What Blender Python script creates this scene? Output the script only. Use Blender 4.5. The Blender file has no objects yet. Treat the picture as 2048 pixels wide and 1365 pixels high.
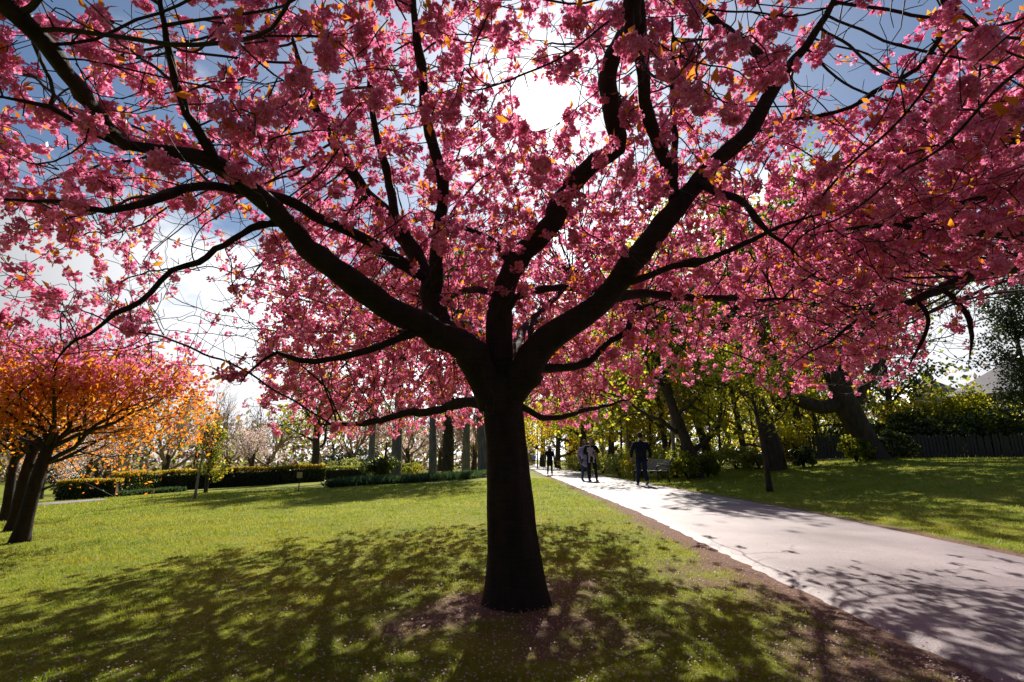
import bpy, bmesh, math
import numpy as np
from mathutils import Vector, Matrix, Quaternion

# ------------------------------------------------------------------ camera, sky, sun, exposure
S = bpy.context.scene
COL = S.collection
PITCH = math.radians(13.1)
CAM_Z = 1.0
cd = bpy.data.cameras.new("camera"); cd.lens = 18.0; cd.sensor_width = 36.0
cd.clip_start = 0.05; cd.clip_end = 4000
cam = bpy.data.objects.new("camera", cd); COL.objects.link(cam)
cam.location = (0, 0, CAM_Z); cam.rotation_euler = (math.pi/2 + PITCH, 0, 0)
S.camera = cam

SUN_EL, SUN_AZ = math.radians(37.7), math.radians(3.9)      # azimuth from +Y towards +X
SUN_DIR = Vector((math.sin(SUN_AZ)*math.cos(SUN_EL), math.cos(SUN_AZ)*math.cos(SUN_EL), math.sin(SUN_EL)))
W = bpy.data.worlds.new("World"); S.world = W; W.use_nodes = True
def build_world():
    nt = W.node_tree; nt.nodes.clear(); N = nt.nodes.new; L = nt.links.new
    out = N('ShaderNodeOutputWorld'); bg = N('ShaderNodeBackground'); bg.inputs['Strength'].default_value = 0.052
    sky = N('ShaderNodeTexSky'); sky.sky_type = 'NISHITA'; sky.sun_disc = False
    sky.sun_elevation = SUN_EL; sky.sun_rotation = SUN_AZ; sky.altitude = 50; sky.air_density = 1.1; sky.dust_density = 0.5; sky.ozone_density = 4.0
    tc = N('ShaderNodeTexCoord')
    # thin bright clouds, thicker towards the horizon
    mp = N('ShaderNodeMapping'); mp.inputs['Scale'].default_value = (1.6, 1.6, 4.0); mp.inputs['Location'].default_value = (0.35, 0.1, 0.2)
    L(tc.outputs['Generated'], mp.inputs['Vector'])
    nz = N('ShaderNodeTexNoise'); nz.inputs['Scale'].default_value = 1.7; nz.inputs['Detail'].default_value = 8; nz.inputs['Roughness'].default_value = 0.58
    L(mp.outputs['Vector'], nz.inputs['Vector'])
    sep = N('ShaderNodeSeparateXYZ'); L(tc.outputs['Generated'], sep.inputs[0])
    hz = N('ShaderNodeMapRange'); hz.inputs['From Min'].default_value = 0.0; hz.inputs['From Max'].default_value = 0.75
    hz.inputs['To Min'].default_value = 0.45; hz.inputs['To Max'].default_value = -0.30
    L(sep.outputs['Z'], hz.inputs['Value'])
    ad = N('ShaderNodeMath'); ad.operation = 'ADD'; L(nz.outputs['Fac'], ad.inputs[0]); L(hz.outputs['Result'], ad.inputs[1])
    cr = N('ShaderNodeMapRange'); cr.interpolation_type = 'SMOOTHSTEP'; cr.inputs['From Min'].default_value = 0.46; cr.inputs['From Max'].default_value = 0.72
    L(ad.outputs[0], cr.inputs['Value'])
    mx = N('ShaderNodeMix'); mx.data_type = 'RGBA'; mx.inputs['B'].default_value = (13.0, 13.2, 13.8, 1)
    L(cr.outputs['Result'], mx.inputs['Factor']); L(sky.outputs['Color'], mx.inputs['A'])
    # the sun and its aureole
    dt = N('ShaderNodeVectorMath'); dt.operation = 'DOT_PRODUCT'; nrm = N('ShaderNodeVectorMath'); nrm.operation = 'NORMALIZE'
    L(tc.outputs['Generated'], nrm.inputs[0]); L(nrm.outputs['Vector'], dt.inputs[0]); dt.inputs[1].default_value = SUN_DIR
    def term(power, amt):
        m0 = N('ShaderNodeMath'); m0.operation = 'MAXIMUM'; L(dt.outputs['Value'], m0.inputs[0]); m0.inputs[1].default_value = 0
        m = N('ShaderNodeMath'); m.operation = 'POWER'; L(m0.outputs[0], m.inputs[0]); m.inputs[1].default_value = power
        k = N('ShaderNodeMath'); k.operation = 'MULTIPLY'; L(m.outputs[0], k.inputs[0]); k.inputs[1].default_value = amt
        return k.outputs[0]
    acc = None
    for pw, am in ((9, 2.2), (34, 5.5), (420, 10.0), (3200, 190.0)):
        t = term(pw, am)
        if acc is None: acc = t
        else:
            a2 = N('ShaderNodeMath'); a2.operation = 'ADD'; L(acc, a2.inputs[0]); L(t, a2.inputs[1]); acc = a2.outputs[0]
    cb = N('ShaderNodeMath'); cb.operation = 'ADD'; L(term(4.5, 27.0), cb.inputs[0]); cb.inputs[1].default_value = 1.8
    lowc = N('ShaderNodeMapRange'); lowc.inputs['From Min'].default_value = 0.0; lowc.inputs['From Max'].default_value = 0.5; lowc.inputs['To Min'].default_value = 1.9; lowc.inputs['To Max'].default_value = 0.9
    L(sep.outputs['Z'], lowc.inputs['Value']); cb2 = N('ShaderNodeMath'); cb2.operation = 'MULTIPLY'; L(cb.outputs[0], cb2.inputs[0]); L(lowc.outputs['Result'], cb2.inputs[1]); cb = cb2
    cv = N('ShaderNodeVectorMath'); cv.operation = 'SCALE'; cv.inputs[0].default_value = (0.97, 0.985, 1.03); L(cb.outputs[0], cv.inputs['Scale'])
    L(cv.outputs['Vector'], mx.inputs['B'])
    vs = N('ShaderNodeVectorMath'); vs.operation = 'SCALE'; vs.inputs[0].default_value = (1.0, 0.97, 0.92); L(acc, vs.inputs['Scale'])
    va = N('ShaderNodeVectorMath'); va.operation = 'ADD'; L(mx.outputs['Result'], va.inputs[0]); L(vs.outputs['Vector'], va.inputs[1])
    L(va.outputs['Vector'], bg.inputs['Color']); L(bg.outputs[0], out.inputs['Surface'])
build_world()
sl = bpy.data.lights.new("sun", 'SUN'); sl.energy = 5.0; sl.angle = math.radians(0.5); sl.color = (1.0, 0.93, 0.82)
sun = bpy.data.objects.new("sun", sl); COL.objects.link(sun)
sun.rotation_euler = (-SUN_DIR).to_track_quat('-Z', 'Y').to_euler(); sun.location = (0, 0, 30)
S.view_settings.view_transform = 'Standard'; S.view_settings.look = 'None'; S.view_settings.gamma = 1.0
S.view_settings.use_curve_mapping = False; S.view_settings.exposure = 0.72
S.render.engine = 'CYCLES'
S.cycles.use_denoising = True
S.cycles.max_bounces = 8; S.cycles.diffuse_bounces = 5; S.cycles.transmission_bounces = 6; S.cycles.glossy_bounces = 2
S.cycles.sample_clamp_indirect = 6.0
try: W.cycles.sampling_method = 'MANUAL'; W.cycles.sample_map_resolution = 512
except Exception: pass

# ------------------------------------------------------------------ helpers
RNG = np.random.default_rng(11)
CP, SP = math.cos(PITCH), math.sin(PITCH)
def ray(px, py):                       # photograph pixel (2048 wide) -> right, forward, up
    u = 682.5 - py
    return (px-1024.0, 1024*CP - u*SP, 1024*SP + u*CP)
def P(px, py, y):                      # the point on that sight line at forward distance y
    r, f, u = ray(px, py); t = y/f
    return np.array((r*t, y, CAM_Z + u*t))
def project(p):                        # -> px, py, axis depth
    p = np.asarray(p, float); y = p[..., 1]; z = p[..., 2]-CAM_Z
    d = y*CP + z*SP; u = z*CP - y*SP
    dd = np.where(np.abs(d) < 1e-4, 1e-4, d)
    return 1024+1024*p[..., 0]/dd, 682.5-1024*u/dd, d
def sstep(t): t = np.clip(t, 0, 1); return t*t*(3-2*t)
PATH_L, PATH_R = 2.05, 5.2
def path_shift(y): return 0.10*np.sin(y*0.09+0.6) + 0.03*np.sin(y*0.31)
def terrain(x, y):
    x = np.asarray(x, float); y = np.asarray(y, float)
    xl = np.clip(-x, 0, 45.0)
    z = -0.0275*xl - 0.0006*xl**2 + 0.012*np.clip(xl-25, 0, 20)*1.0
    z = z + 0.11*sstep((y-3.0)/8.0)*sstep((x+3)/4.0)
    e = x-PATH_R-0.2
    z = z + 0.95*sstep(e/11.0)*sstep((y+6)/20.0+0.2)
    z = z + 0.02*np.sin(x*0.7+1.1)*np.sin(y*0.5+0.3)*sstep((np.abs(x-3.6)-2.0)/2.0)
    return z
def T(x, y): return float(terrain(x, y))
def G(px, py):                         # sight line meets the ground
    r, f, u = ray(px, py); y = 3.0
    lo, hi = 1.0, 400.0
    g = lambda y: CAM_Z + u*y/f - T(r*y/f, y)
    ys = np.geomspace(1.2, 300, 900)
    prev = None
    for a in ys:
        if g(a) < 0: y = a; break
    else: y = 60.0
    return np.array((r*y/f, y, T(r*y/f, y)))
def GX(px, y, py=925):                 # ground point under a pixel column at a given distance
    r, f, u = ray(px, py); x = r*y/f
    return np.array((x, y, T(x, y)))

def new_mesh(name, verts, faces=None, quads=None, tris=None, smooth=False):
    me = bpy.data.meshes.new(name)
    if faces is not None:
        me.from_pydata([tuple(v) for v in verts], [], faces)
    else:
        verts = np.ascontiguousarray(verts, dtype=np.float32)
        me.vertices.add(len(verts)); me.vertices.foreach_set('co', verts.ravel())
        nq = 0 if quads is None else len(quads); ntr = 0 if tris is None else len(tris)
        loops = []
        if nq: loops.append(np.asarray(quads, np.int32).ravel())
        if ntr: loops.append(np.asarray(tris, np.int32).ravel())
        lv = np.concatenate(loops)
        me.loops.add(len(lv)); me.loops.foreach_set('vertex_index', lv)
        me.polygons.add(nq+ntr)
        st = np.concatenate([np.arange(nq)*4, nq*4+np.arange(ntr)*3]).astype(np.int32)
        me.polygons.foreach_set('loop_start', st)
        try: me.polygons.foreach_set('loop_total', np.concatenate([np.full(nq, 4), np.full(ntr, 3)]).astype(np.int32))
        except Exception: pass
        me.update(calc_edges=True)
    if smooth: me.polygons.foreach_set('use_smooth', np.ones(len(me.polygons), bool))
    me.validate() if faces is not None else None
    return me
def link(name, me, mat=None, parent=None, loc=None):
    o = bpy.data.objects.new(name, me); COL.objects.link(o)
    if mat is not None and me is not None and len(me.materials) == 0: me.materials.append(mat)
    if parent is not None: o.parent = parent
    if loc is not None: o.location = loc
    return o
def tag(o, label=None, cat=None, group=None, kind=None):
    if label: o['label'] = label
    if cat: o['category'] = cat
    if group: o['group'] = group
    if kind: o['kind'] = kind
    return o
def empty(name, loc, label, cat, group=None, rz=0.0):
    o = bpy.data.objects.new(name, None); COL.objects.link(o); o.location = [float(v) for v in loc]
    o.rotation_euler = (0, 0, rz); o.empty_display_size = 0.3
    return tag(o, label, cat, group)
def copy_tree(o, parent=None):
    c = o.copy(); COL.objects.link(c); c.parent = parent
    for ch in list(o.children): copy_tree(ch, c)
    return c

class MB:                               # collects boxes, prisms and bars into one mesh
    def __init__(s): s.v = []; s.f = []
    def box(s, a, b):
        x0, y0, z0 = a; x1, y1, z1 = b; n = len(s.v)
        s.v += [(x0,y0,z0),(x1,y0,z0),(x1,y1,z0),(x0,y1,z0),(x0,y0,z1),(x1,y0,z1),(x1,y1,z1),(x0,y1,z1)]
        s.f += [[n+i for i in q] for q in ((0,3,2,1),(4,5,6,7),(0,1,5,4),(1,2,6,5),(2,3,7,6),(3,0,4,7))]
        return s
    def poly(s, pts, faces):
        n = len(s.v); s.v += [tuple(p) for p in pts]; s.f += [[n+i for i in f] for f in faces]; return s
    def tube(s, pts, rad, k=8):
        v, q, t = tube(np.asarray(pts, float), np.broadcast_to(np.asarray(rad, float), (len(pts),)), k)
        n = len(s.v); s.v += [tuple(p) for p in v]; s.f += [[n+int(i) for i in f] for f in q]+[[n+int(i) for i in f] for f in t]; return s
    def build(s, name, mat, parent=None, smooth=False, loc=None, bevel=0):
        me = new_mesh(name, s.v, faces=s.f, smooth=smooth); o = link(name, me, mat, parent, loc)
        if bevel:
            m = o.modifiers.new('bevel', 'BEVEL'); m.width = bevel; m.segments = 2; m.limit_method = 'ANGLE'
        return o

def tube(pts, rad, k=6, twist=None, prof=None):
    n = len(pts); tg = np.gradient(pts, axis=0); tg /= np.linalg.norm(tg, axis=1, keepdims=True)+1e-9
    ref = np.array((0.31, 0.93, 0.2)) if abs(tg[:, 2].mean()) > 0.6 else np.array((0.1, 0.05, 1.0))
    u = np.cross(tg, ref); u /= np.linalg.norm(u, axis=1, keepdims=True)+1e-9; w = np.cross(tg, u)
    a = np.arange(k)*2*math.pi/k
    rr = rad[:, None] if prof is None else rad[:, None]*prof
    v = pts[:, None, :] + (u[:, None, :]*np.cos(a)[None, :, None] + w[:, None, :]*np.sin(a)[None, :, None])*rr[..., None]
    v = v.reshape(-1, 3)
    i = np.arange(n-1)[:, None]*k; j = np.arange(k)[None, :]; j2 = (j+1) % k
    q = np.stack([i+j, i+k+j, i+k+j2, i+j2], -1).reshape(-1, 4)
    v = np.vstack([v, pts[-1:]+tg[-1:]*rad[-1]*0.6, pts[:1]]); tip = n*k
    jj = np.arange(k); t = np.vstack([np.stack([(n-1)*k+jj, np.full(k, tip), (n-1)*k+(jj+1) % k], -1),
                                      np.stack([jj, (jj+1) % k, np.full(k, tip+1)], -1)])
    return v, q, t
def tubes_mesh(name, paths):
    V, Q, Tt = [], [], []; n = 0
    for pts, rad, k in paths:
        v, q, t = tube(pts, rad, k); V.append(v); Q.append(q+n); Tt.append(t+n); n += len(v)
    return new_mesh(name, np.vstack(V), quads=np.vstack(Q), tris=np.vstack(Tt), smooth=True)
def catmull(pts, spacing):
    pts = np.asarray(pts, float); ext = np.vstack([2*pts[0]-pts[1], pts, 2*pts[-1]-pts[-2]]); out = []
    for i in range(1, len(ext)-2):
        p0, p1, p2, p3 = ext[i-1:i+3]; n = max(2, int(np.linalg.norm(p2-p1)/spacing))
        for t in np.arange(n)/n:
            out.append(0.5*((2*p1)+(-p0+p2)*t+(2*p0-5*p1+4*p2-p3)*t*t+(-p0+3*p1-3*p2+p3)*t**3))
    out.append(ext[-2]); return np.array(out)
def unit(v): return v/(np.linalg.norm(v, axis=-1, keepdims=True)+1e-9)
def randu(n, rng=RNG): return unit(rng.normal(size=(n, 3)))
def leaf_verts(c, length, width, rng, d=None, bend=0.25, nrm=None):
    """n bent leaves as two quads each (6 verts): base, two mid points, tip"""
    n = len(c); length = np.broadcast_to(length, (n,))[:, None]; width = np.broadcast_to(width, (n,))[:, None]
    d = randu(n, rng) if d is None else unit(d)
    r = randu(n, rng) if nrm is None else nrm
    s = unit(np.cross(d, r)); nn = np.cross(s, d)
    m = c + d*length*0.5 + nn*length*bend*0.35
    tip = c + d*length
    v = np.stack([c, m - s*width*0.5 + nn*width*0.18, m, m + s*width*0.5 + nn*width*0.18, tip], 1).reshape(-1, 3)
    i = np.arange(n)[:, None]*5
    tr = np.concatenate([i+np.array([[0, 2, 1]]), i+np.array([[0, 3, 2]]), i+np.array([[1, 2, 4]]), i+np.array([[2, 3, 4]])], 1).reshape(-1, 3)
    return v, tr
def rhomb_verts(c, length, width, rng, d=None):
    n = len(c); length = np.broadcast_to(length, (n,))[:, None]; width = np.broadcast_to(width, (n,))[:, None]
    d = randu(n, rng) if d is None else unit(d); s = unit(np.cross(d, randu(n, rng)))
    v = np.stack([c-d*length*0.5, c-s*width*0.5, c+d*length*0.5, c+s*width*0.5], 1).reshape(-1, 3)
    return v, np.arange(n*4).reshape(-1, 4)

# ------------------------------------------------------------------ materials
def base_mat(name):
    m = bpy.data.materials.new(name); m.use_nodes = True; nt = m.node_tree; nt.nodes.clear()
    out = nt.nodes.new('ShaderNodeOutputMaterial'); return m, nt, nt.nodes.new, nt.links.new, out
def ramp(N, L, src, cols):
    r = N('ShaderNodeValToRGB'); el = r.color_ramp.elements
    while len(el) < len(cols): el.new(0.5)
    for e, (p, c) in zip(el, cols): e.position = p; e.color = (*c, 1)
    L(src, r.inputs['Fac']); return r.outputs['Color']
def leaf_mat(name, cols, tcols=None, trans=0.5, rough=0.55, spec=0.25, objrand=False):
    """thin leaf or petal: diffuse plus translucent, colour varied from piece to piece"""
    m, nt, N, L, out = base_mat(name)
    g = N('ShaderNodeNewGeometry'); src = g.outputs['Random Per Island']
    n = len(cols); c = ramp(N, L, src, [(i/max(1, n-1), k) for i, k in enumerate(cols)])
    tcols = tcols or cols
    tcol = ramp(N, L, src, [(i/max(1, n-1), k) for i, k in enumerate(tcols)])
    di = N('ShaderNodeBsdfPrincipled'); di.inputs['Roughness'].default_value = rough; di.inputs['Specular IOR Level'].default_value = spec
    L(c, di.inputs['Base Color'])
    tr = N('ShaderNodeBsdfTranslucent'); L(tcol, tr.inputs['Color'])
    mx = N('ShaderNodeMixShader'); mx.inputs['Fac'].default_value = trans
    L(di.outputs[0], mx.inputs[1]); L(tr.outputs[0], mx.inputs[2]); L(mx.outputs[0], out.inputs['Surface'])
    return m
def solid_mat(name, c1, c2=None, scale=8.0, rough=0.7, bump=0.0, metal=0.0, spec=0.4, detail=6, stretch=(1, 1, 1), coord='Object'):
    m, nt, N, L, out = base_mat(name)
    p = N('ShaderNodeBsdfPrincipled'); p.inputs['Roughness'].default_value = rough; p.inputs['Metallic'].default_value = metal
    p.inputs['Specular IOR Level'].default_value = spec
    tc = N('ShaderNodeTexCoord'); mp = N('ShaderNodeMapping'); mp.inputs['Scale'].default_value = stretch
    L(tc.outputs[coord], mp.inputs['Vector'])
    nz = N('ShaderNodeTexNoise'); nz.inputs['Scale'].default_value = scale; nz.inputs['Detail'].default_value = detail
    L(mp.outputs['Vector'], nz.inputs['Vector'])
    c2 = c2 or c1
    L(ramp(N, L, nz.outputs['Fac'], [(0.3, c1), (0.7, c2)]), p.inputs['Base Color'])
    if bump:
        b = N('ShaderNodeBump'); b.inputs['Strength'].default_value = bump; b.inputs['Distance'].default_value = 0.02
        L(nz.outputs['Fac'], b.inputs['Height']); L(b.outputs['Normal'], p.inputs['Normal'])
    L(p.outputs[0], out.inputs['Surface']); return m

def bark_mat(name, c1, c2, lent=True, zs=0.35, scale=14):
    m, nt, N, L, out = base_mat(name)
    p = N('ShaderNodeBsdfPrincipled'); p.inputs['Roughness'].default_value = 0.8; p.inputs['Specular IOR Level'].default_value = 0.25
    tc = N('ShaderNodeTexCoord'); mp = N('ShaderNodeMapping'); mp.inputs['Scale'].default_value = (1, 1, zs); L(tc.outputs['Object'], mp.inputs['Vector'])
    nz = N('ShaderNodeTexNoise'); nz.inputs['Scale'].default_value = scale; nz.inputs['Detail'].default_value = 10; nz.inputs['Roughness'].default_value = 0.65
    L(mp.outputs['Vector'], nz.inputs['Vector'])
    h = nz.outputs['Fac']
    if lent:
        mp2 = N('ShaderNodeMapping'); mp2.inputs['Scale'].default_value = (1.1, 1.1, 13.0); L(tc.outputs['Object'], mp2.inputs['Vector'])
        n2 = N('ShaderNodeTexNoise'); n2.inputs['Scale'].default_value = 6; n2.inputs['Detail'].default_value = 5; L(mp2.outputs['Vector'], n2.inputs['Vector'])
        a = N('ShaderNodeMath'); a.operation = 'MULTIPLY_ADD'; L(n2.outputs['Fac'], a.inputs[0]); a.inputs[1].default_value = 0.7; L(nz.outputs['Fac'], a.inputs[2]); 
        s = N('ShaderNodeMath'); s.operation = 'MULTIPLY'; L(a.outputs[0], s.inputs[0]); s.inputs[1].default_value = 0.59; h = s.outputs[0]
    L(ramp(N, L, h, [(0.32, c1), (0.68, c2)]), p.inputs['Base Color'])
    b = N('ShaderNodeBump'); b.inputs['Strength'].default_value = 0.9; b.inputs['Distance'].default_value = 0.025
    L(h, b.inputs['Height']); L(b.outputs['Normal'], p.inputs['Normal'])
    L(p.outputs[0], out.inputs['Surface']); return m

M = {}
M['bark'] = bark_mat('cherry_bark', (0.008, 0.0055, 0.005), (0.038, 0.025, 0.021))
M['twig'] = solid_mat('cherry_twig', (0.010, 0.0065, 0.0055), (0.028, 0.018, 0.014), 30, 0.75)
M['blossom'] = leaf_mat('blossom_petal', [(0.56, 0.20, 0.36), (0.72, 0.35, 0.51), (0.82, 0.51, 0.64)],
                        [(0.82, 0.14, 0.34), (0.93, 0.26, 0.48), (0.96, 0.44, 0.62)], 0.60, 0.6, 0.15)
M['bronze_leaf'] = leaf_mat('bronze_leaf', [(0.10, 0.03, 0.012), (0.20, 0.07, 0.018), (0.22, 0.10, 0.02)],
                            [(0.75, 0.17, 0.02), (0.92, 0.32, 0.025), (0.85, 0.42, 0.04)], 0.6, 0.4, 0.4)
M['lime_leaf'] = leaf_mat('lime_leaf', [(0.09, 0.12, 0.015), (0.15, 0.17, 0.02), (0.24, 0.22, 0.03)],
                          [(0.42, 0.46, 0.03), (0.66, 0.62, 0.04), (0.82, 0.68, 0.05)], 0.62)
M['green_leaf'] = leaf_mat('green_leaf', [(0.03, 0.055, 0.012), (0.06, 0.09, 0.02), (0.10, 0.11, 0.025)],
                           [(0.16, 0.22, 0.02), (0.32, 0.36, 0.03), (0.50, 0.46, 0.04)], 0.55)
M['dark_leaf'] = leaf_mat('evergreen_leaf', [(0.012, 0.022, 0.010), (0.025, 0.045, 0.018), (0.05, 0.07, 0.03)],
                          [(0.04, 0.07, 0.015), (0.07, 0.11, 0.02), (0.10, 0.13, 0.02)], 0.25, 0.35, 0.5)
M['yellow_leaf'] = leaf_mat('golden_leaf', [(0.16, 0.11, 0.015), (0.24, 0.17, 0.02), (0.28, 0.22, 0.03)],
                            [(0.75, 0.45, 0.03), (0.88, 0.62, 0.04), (0.85, 0.7, 0.06)], 0.62)
M['pale_leaf'] = leaf_mat('pale_spring_leaf', [(0.10, 0.13, 0.03), (0.20, 0.23, 0.07), (0.34, 0.34, 0.14)],
                          [(0.30, 0.34, 0.05), (0.48, 0.50, 0.10), (0.62, 0.62, 0.25)], 0.5)
M['pale_blossom'] = leaf_mat('pale_blossom', [(0.55, 0.38, 0.36), (0.66, 0.50, 0.46), (0.72, 0.60, 0.54)],
                             [(0.75, 0.50, 0.46), (0.85, 0.66, 0.58), (0.9, 0.78, 0.7)], 0.5)
M['bulb_leaf'] = leaf_mat('bulb_leaf', [(0.025, 0.055, 0.035), (0.04, 0.08, 0.05), (0.06, 0.10, 0.05)],
                          [(0.07, 0.14, 0.05), (0.12, 0.20, 0.07), (0.16, 0.22, 0.06)], 0.35)
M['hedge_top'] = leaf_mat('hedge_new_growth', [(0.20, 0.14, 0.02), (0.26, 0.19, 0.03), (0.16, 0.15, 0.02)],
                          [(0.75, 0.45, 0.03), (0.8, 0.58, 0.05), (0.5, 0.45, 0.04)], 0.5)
M['grass'] = leaf_mat('grass_blade', [(0.055, 0.085, 0.012), (0.09, 0.12, 0.016), (0.17, 0.17, 0.03)],
                      [(0.27, 0.36, 0.025), (0.40, 0.46, 0.035), (0.58, 0.52, 0.07)], 0.5, 0.5, 0.3)
def patchy(m):
    nt = m.node_tree; N, L = nt.nodes.new, nt.links.new; tc = N('ShaderNodeTexCoord'); nz = N('ShaderNodeTexNoise'); nz.inputs['Scale'].default_value = 1.6; nz.inputs['Detail'].default_value = 6
    L(tc.outputs['Object'], nz.inputs['Vector']); fac = ramp(N, L, nz.outputs['Fac'], [(0.35, (0.55, 0.72, 0.6)), (0.5, (1, 1, 1)), (0.66, (1.0, 0.86, 0.8))])
    for r in [n for n in nt.nodes if n.type == 'VALTORGB' and n.outputs[0].links and n.outputs[0].links[0].to_node.type in ('BSDF_PRINCIPLED', 'BSDF_TRANSLUCENT')]:
        l = r.outputs[0].links[0]; dst = l.to_socket; mx = N('ShaderNodeMix'); mx.data_type = 'RGBA'; mx.blend_type = 'MULTIPLY'; mx.inputs['Factor'].default_value = 1.0
        L(r.outputs[0], mx.inputs['A']); L(fac, mx.inputs['B']); L(mx.outputs['Result'], dst)
patchy(M['grass'])
M['petal_litter'] = leaf_mat('fallen_petal', [(0.55, 0.36, 0.38), (0.70, 0.54, 0.55), (0.42, 0.25, 0.24)], None, 0.35, 0.6, 0.2)
M['pine_bark'] = bark_mat('grey_bark', (0.07, 0.07, 0.085), (0.20, 0.195, 0.22), False, 0.2, 9)
M['wood_bark'] = bark_mat('brown_bark', (0.025, 0.02, 0.015), (0.085, 0.065, 0.05), False, 0.3, 8)
M['bare_twig'] = solid_mat('bare_twig', (0.22, 0.14, 0.10), (0.36, 0.24, 0.18), 6, 0.8)
M['pale_stem'] = solid_mat('pale_stem', (0.20, 0.16, 0.14), (0.30, 0.25, 0.22), 20, 0.7, 0.2)
M['black_iron'] = solid_mat('black_iron', (0.012, 0.013, 0.015), (0.025, 0.026, 0.03), 30, 0.45, 0.1)
M['slat_wood'] = solid_mat('bench_slat', (0.10, 0.095, 0.095), (0.17, 0.16, 0.16), 12, 0.5, 0.2, stretch=(0.3, 4, 4))
M['fence_wood'] = solid_mat('fence_wood', (0.035, 0.033, 0.035), (0.075, 0.07, 0.07), 10, 0.8, 0.3, stretch=(4, 4, 0.4))

def grass_ground_mat():
    m, nt, N, L, out = base_mat('lawn_ground')
    p = N('ShaderNodeBsdfPrincipled'); p.inputs['Roughness'].default_value = 0.9; p.inputs['Specular IOR Level'].default_value = 0.1
    tc = N('ShaderNodeTexCoord')
    n1 = N('ShaderNodeTexNoise'); n1.inputs['Scale'].default_value = 0.55; n1.inputs['Detail'].default_value = 5; L(tc.outputs['Object'], n1.inputs['Vector'])
    n2 = N('ShaderNodeTexNoise'); n2.inputs['Scale'].default_value = 26; n2.inputs['Detail'].default_value = 6; n2.inputs['Roughness'].default_value = 0.7; L(tc.outputs['Object'], n2.inputs['Vector'])
    s = N('ShaderNodeMath'); s.operation = 'ADD'; L(n1.outputs['Fac'], s.inputs[0]); L(n2.outputs['Fac'], s.inputs[1])
    h = N('ShaderNodeMath'); h.operation = 'MULTIPLY'; L(s.outputs[0], h.inputs[0]); h.inputs[1].default_value = 0.5
    grass = ramp(N, L, h.outputs[0], [(0.34, (0.09, 0.125, 0.012)), (0.5, (0.19, 0.215, 0.018)), (0.66, (0.31, 0.30, 0.04))])
    n3 = N('ShaderNodeTexNoise'); n3.inputs['Scale'].default_value = 75; n3.inputs['Detail'].default_value = 8; n3.inputs['Roughness'].default_value = 0.8; L(tc.outputs['Object'], n3.inputs['Vector'])
    dirt = ramp(N, L, n3.outputs['Fac'], [(0.34, (0.05, 0.028, 0.02)), (0.5, (0.17, 0.10, 0.07)), (0.62, (0.34, 0.22, 0.18))])
    at = N('ShaderNodeAttribute'); at.attribute_name = 'bare'
    f0 = N('ShaderNodeMath'); f0.operation = 'MULTIPLY_ADD'; L(n2.outputs['Fac'], f0.inputs[0]); f0.inputs[1].default_value = 0.9; f0.inputs[2].default_value = -0.45
    f1 = N('ShaderNodeMath'); f1.operation = 'ADD'; L(f0.outputs[0], f1.inputs[0]); L(at.outputs['Fac'], f1.inputs[1])
    f2 = N('ShaderNodeMapRange'); f2.inputs['From Min'].default_value = 0.35; f2.inputs['From Max'].default_value = 0.65; L(f1.outputs[0], f2.inputs['Value'])
    mx = N('ShaderNodeMix'); mx.data_type = 'RGBA'; L(f2.outputs['Result'], mx.inputs['Factor']); L(grass, mx.inputs['A']); L(dirt, mx.inputs['B'])
    L(mx.outputs['Result'], p.inputs['Base Color'])
    b = N('ShaderNodeBump'); b.inputs['Strength'].default_value = 0.7; b.inputs['Distance'].default_value = 0.03
    L(n2.outputs['Fac'], b.inputs['Height']); L(b.outputs['Normal'], p.inputs['Normal'])
    L(p.outputs[0], out.inputs['Surface']); return m
def asphalt_mat():
    m, nt, N, L, out = base_mat('worn_asphalt')
    p = N('ShaderNodeBsdfPrincipled'); p.inputs['Roughness'].default_value = 0.62; p.inputs['Specular IOR Level'].default_value = 0.45
    tc = N('ShaderNodeTexCoord')
    n1 = N('ShaderNodeTexNoise'); n1.inputs['Scale'].default_value = 0.8; n1.inputs['Detail'].default_value = 7; L(tc.outputs['Object'], n1.inputs['Vector'])
    n2 = N('ShaderNodeTexNoise'); n2.inputs['Scale'].default_value = 160; n2.inputs['Detail'].default_value = 3; L(tc.outputs['Object'], n2.inputs['Vector'])
    s = N('ShaderNodeMath'); s.operation = 'ADD'; L(n1.outputs['Fac'], s.inputs[0]); L(n2.outputs['Fac'], s.inputs[1])
    h = N('ShaderNodeMath'); h.operation = 'MULTIPLY'; L(s.outputs[0], h.inputs[0]); h.inputs[1].default_value = 0.5
    L(ramp(N, L, h.outputs[0], [(0.36, (0.12, 0.09, 0.10)), (0.5, (0.225, 0.18, 0.195)), (0.62, (0.36, 0.30, 0.315))]), p.inputs['Base Color'])
    b = N('ShaderNodeBump'); b.inputs['Strength'].default_value = 0.5; b.inputs['Distance'].default_value = 0.008
    L(n2.outputs['Fac'], b.inputs['Height']); L(b.outputs['Normal'], p.inputs['Normal'])
    L(p.outputs[0], out.inputs['Surface']); return m
M['lawn'] = grass_ground_mat(); M['asphalt'] = asphalt_mat()

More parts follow.
